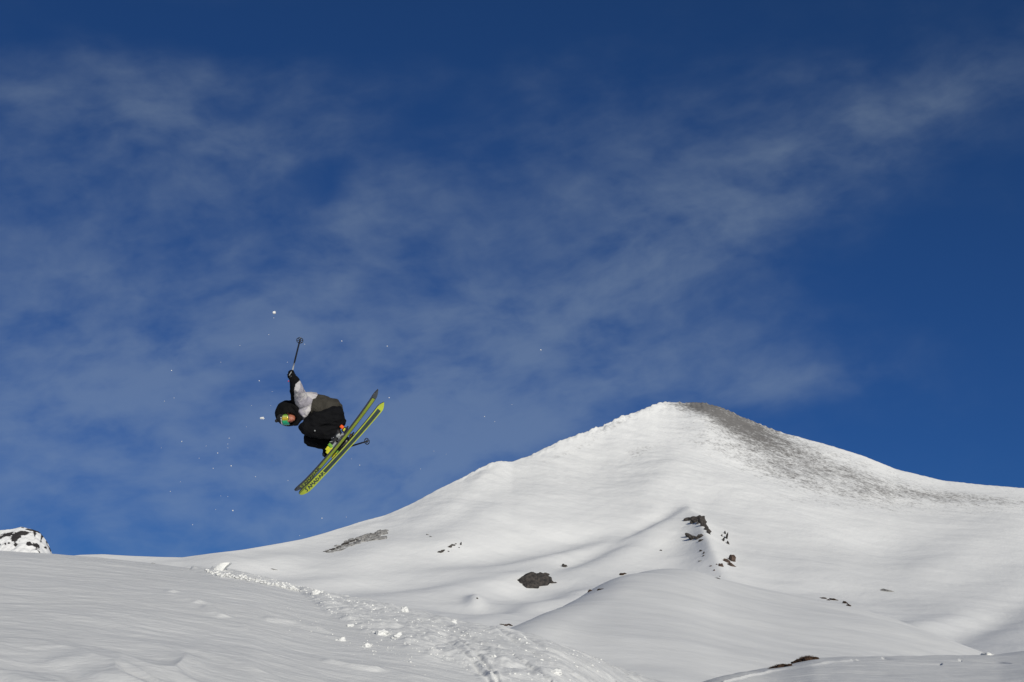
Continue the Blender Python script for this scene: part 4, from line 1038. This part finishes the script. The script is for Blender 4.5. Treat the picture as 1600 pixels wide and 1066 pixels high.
# ------------------------------------------------------------------ ski poles
def pole(label, grip, ax, length):
    root = empty('ski_pole', grip + ORG); tag(root, label, 'ski pole', 'ski poles in the skier\'s hands')
    rot = ax.to_track_quat('Z', 'Y').to_matrix()
    def turned(name, prof, matr, seg=14, parent=root):
        bm = bmesh.new(); rings = []
        for z_, r_ in prof: rings.append([bm.verts.new(rot @ Vector((r_ * math.cos(2 * math.pi * k / seg), r_ * math.sin(2 * math.pi * k / seg), z_))) for k in range(seg)])
        for r0, r1 in zip(rings, rings[1:]):
            for k in range(seg): bm.faces.new((r0[k], r0[(k + 1) % seg], r1[(k + 1) % seg], r1[k]))
        bm.faces.new(rings[0][::-1]); bm.faces.new(rings[-1]); bmesh.ops.recalc_face_normals(bm, faces=bm.faces[:])
        me = bpy.data.meshes.new(name); bm.to_mesh(me); bm.free(); smooth(me); return link(name, me, matr, parent)
    turned('shaft', [(-.02, .010), (length * .35, .010), (length * .36, .0125), (length * .95, .0115), (length, .009)], M['black_plastic'])
    turned('shaft_band', [(.12, .0105), (.30 * length, .0105)], M['grey_plastic'])
    turned('grip', [(-.075, .014), (-.07, .021), (-.06, .021), (-.04, .016), (0, .017), (.04, .015), (.07, .018), (.078, .012)], M['black_plastic'])
    bz = length - .03
    bk_ = turned('basket', [(bz - .012, .013), (bz + .018, .013)], M['black_plastic'])
    bm = bmesh.new()
    def bar(a, b, r_):
        limb(bm, [(a, r_), (b, r_)])
    for k in range(6):
        a0 = 2 * math.pi * k / 6; a1 = a0 + 2 * math.pi / 6
        p0 = rot @ Vector((.045 * math.cos(a0), .045 * math.sin(a0), bz)); p1 = rot @ Vector((.045 * math.cos(a1), .045 * math.sin(a1), bz)); c0 = rot @ Vector((0, 0, bz))
        pm = (p0 + p1) / 2 * 1.0 + ((p0 + p1) / 2 - c0) * .22
        bar(c0, p0, .005); bar(p0, pm, .006); bar(pm, p1, .006)
    me = fuse(bm, .0028, 1); link('basket_ring', me, M['black_plastic'], bk_)
    turned('tip', [(length, .005), (length + .035, .003), (length + .04, .001)], M['steel'])
    bm = bmesh.new(); z0 = Vector((0, 0, -.065)); pts = [rot @ (z0 + Vector((.06 * math.sin(t_), .02 * math.cos(t_), .06 * (1 - math.cos(t_))))) for t_ in np.linspace(0, 5.4, 12)]
    limb(bm, [(p_, .004) for p_ in pts]); me = fuse(bm, .003, 1); link('strap', me, M['black_cloth'], root)
pole('black ski pole held up above the skier, basket to the sky', GRIP_N, ax_n, (BASK_N - GRIP_N).length + .03)
pole('black ski pole behind the skis, basket poking out on the right', GRIP_F, ax_f, (BASK_F - GRIP_F).length + .03)

# ------------------------------------------------------------------ flying bits of snow
CR = [(420,523,1.5),(375,540,1.3),(268,579,1.9),(405,595,2.1),(257,627,1.6),(272,622,1.5),(534,533,1.9),(605,541,1.9),(425,612,1.1),(345,566,1.2),(476,538,1.5),(284,690,2.3),
      (358,685,1.8),(340,708,2.0),(333,732,1.7),(361,728,2.3),(425,720,1.9),(364,798,2.7),(266,768,1.6),(311,716,1.4),(301,820,1.4),(337,796,1.2),(450,751,1.3),(399,745,1.5),(356,694,1.2),(356,700,1.1),
      (385,667,1.2),(549,717,1.3),(562,727,1.8),(608,621.5,2.2),(773,659,1.4),(757,651,1.7),(800,632,1.2),(845,547,2.2),(657,733,1.6),(678,705,1.1),(503,810,2.0),(541,808,1.4),(468,837,1.2),(428,497,1.4),
      (449,566,1.3),(356,776,1.1),(345,775,1.2),(282,753,1.0),(252,700,1.0),(697,710,1.0),(322,697,1.1),(393,634,1.1),(423,634,1.0)]
def crumb(px, py, r, d, label, grp, asym=1.0, seed=0):
    k_ = (SD + d) / FPX; c = CAM + (SD + d) * (XA * ((px - 800) / FPX) + UA * ((533 - py) / FPX) + FA)
    bm = bmesh.new(); lump(bm, Vector((0, 0, 0)), r * k_ * .62, (asym, 1, 1.0), seed, 2, .8)
    me = bpy.data.meshes.new('snow_crumb'); bm.to_mesh(me); bm.free(); smooth(me, False)
    o = link('snow_crumb', me, M['snow_fly']); o.location = c; tag(o, label, 'snow crumb', grp)
GS = 'crumbs of snow flying round the skier'
crumb(428.5, 489, 3.8, .1, 'biggest white snow crumb in the sky, above the raised pole', GS, 1.0, 901)
crumb(410, 653.5, 3.0, -.2, 'flat white snow crumb just left of the hood', GS, 1.5, 902)
ROWS = [(0, 560, 'above the height of the raised glove'), (560, 640, 'level with the jacket and hood'), (640, 700, 'level with the trousers and boots'),
        (700, 752, 'level with the lower halves of the skis'), (752, 900, 'below the ski tips')]
ORD = ['leftmost', 'second from the left', 'third from the left', 'fourth from the left', 'fifth from the left', 'sixth from the left', 'seventh from the left', 'eighth from the left',
       'ninth from the left', 'tenth from the left', 'eleventh from the left', 'twelfth from the left', 'thirteenth from the left', 'fourteenth from the left', 'fifteenth from the left', 'sixteenth from the left']
for y0_, y1_, where in ROWS:
    row = sorted([c for c in CR if y0_ <= c[1] < y1_])
    for i_, (x, y, r) in enumerate(row):
        crumb(x, y, r * .57, random.Random(int(x * y)).uniform(-1.2, 1.2), 'tiny snow crumb %s, %s' % (where, ORD[i_]), GS, 1.0, int(x + y))
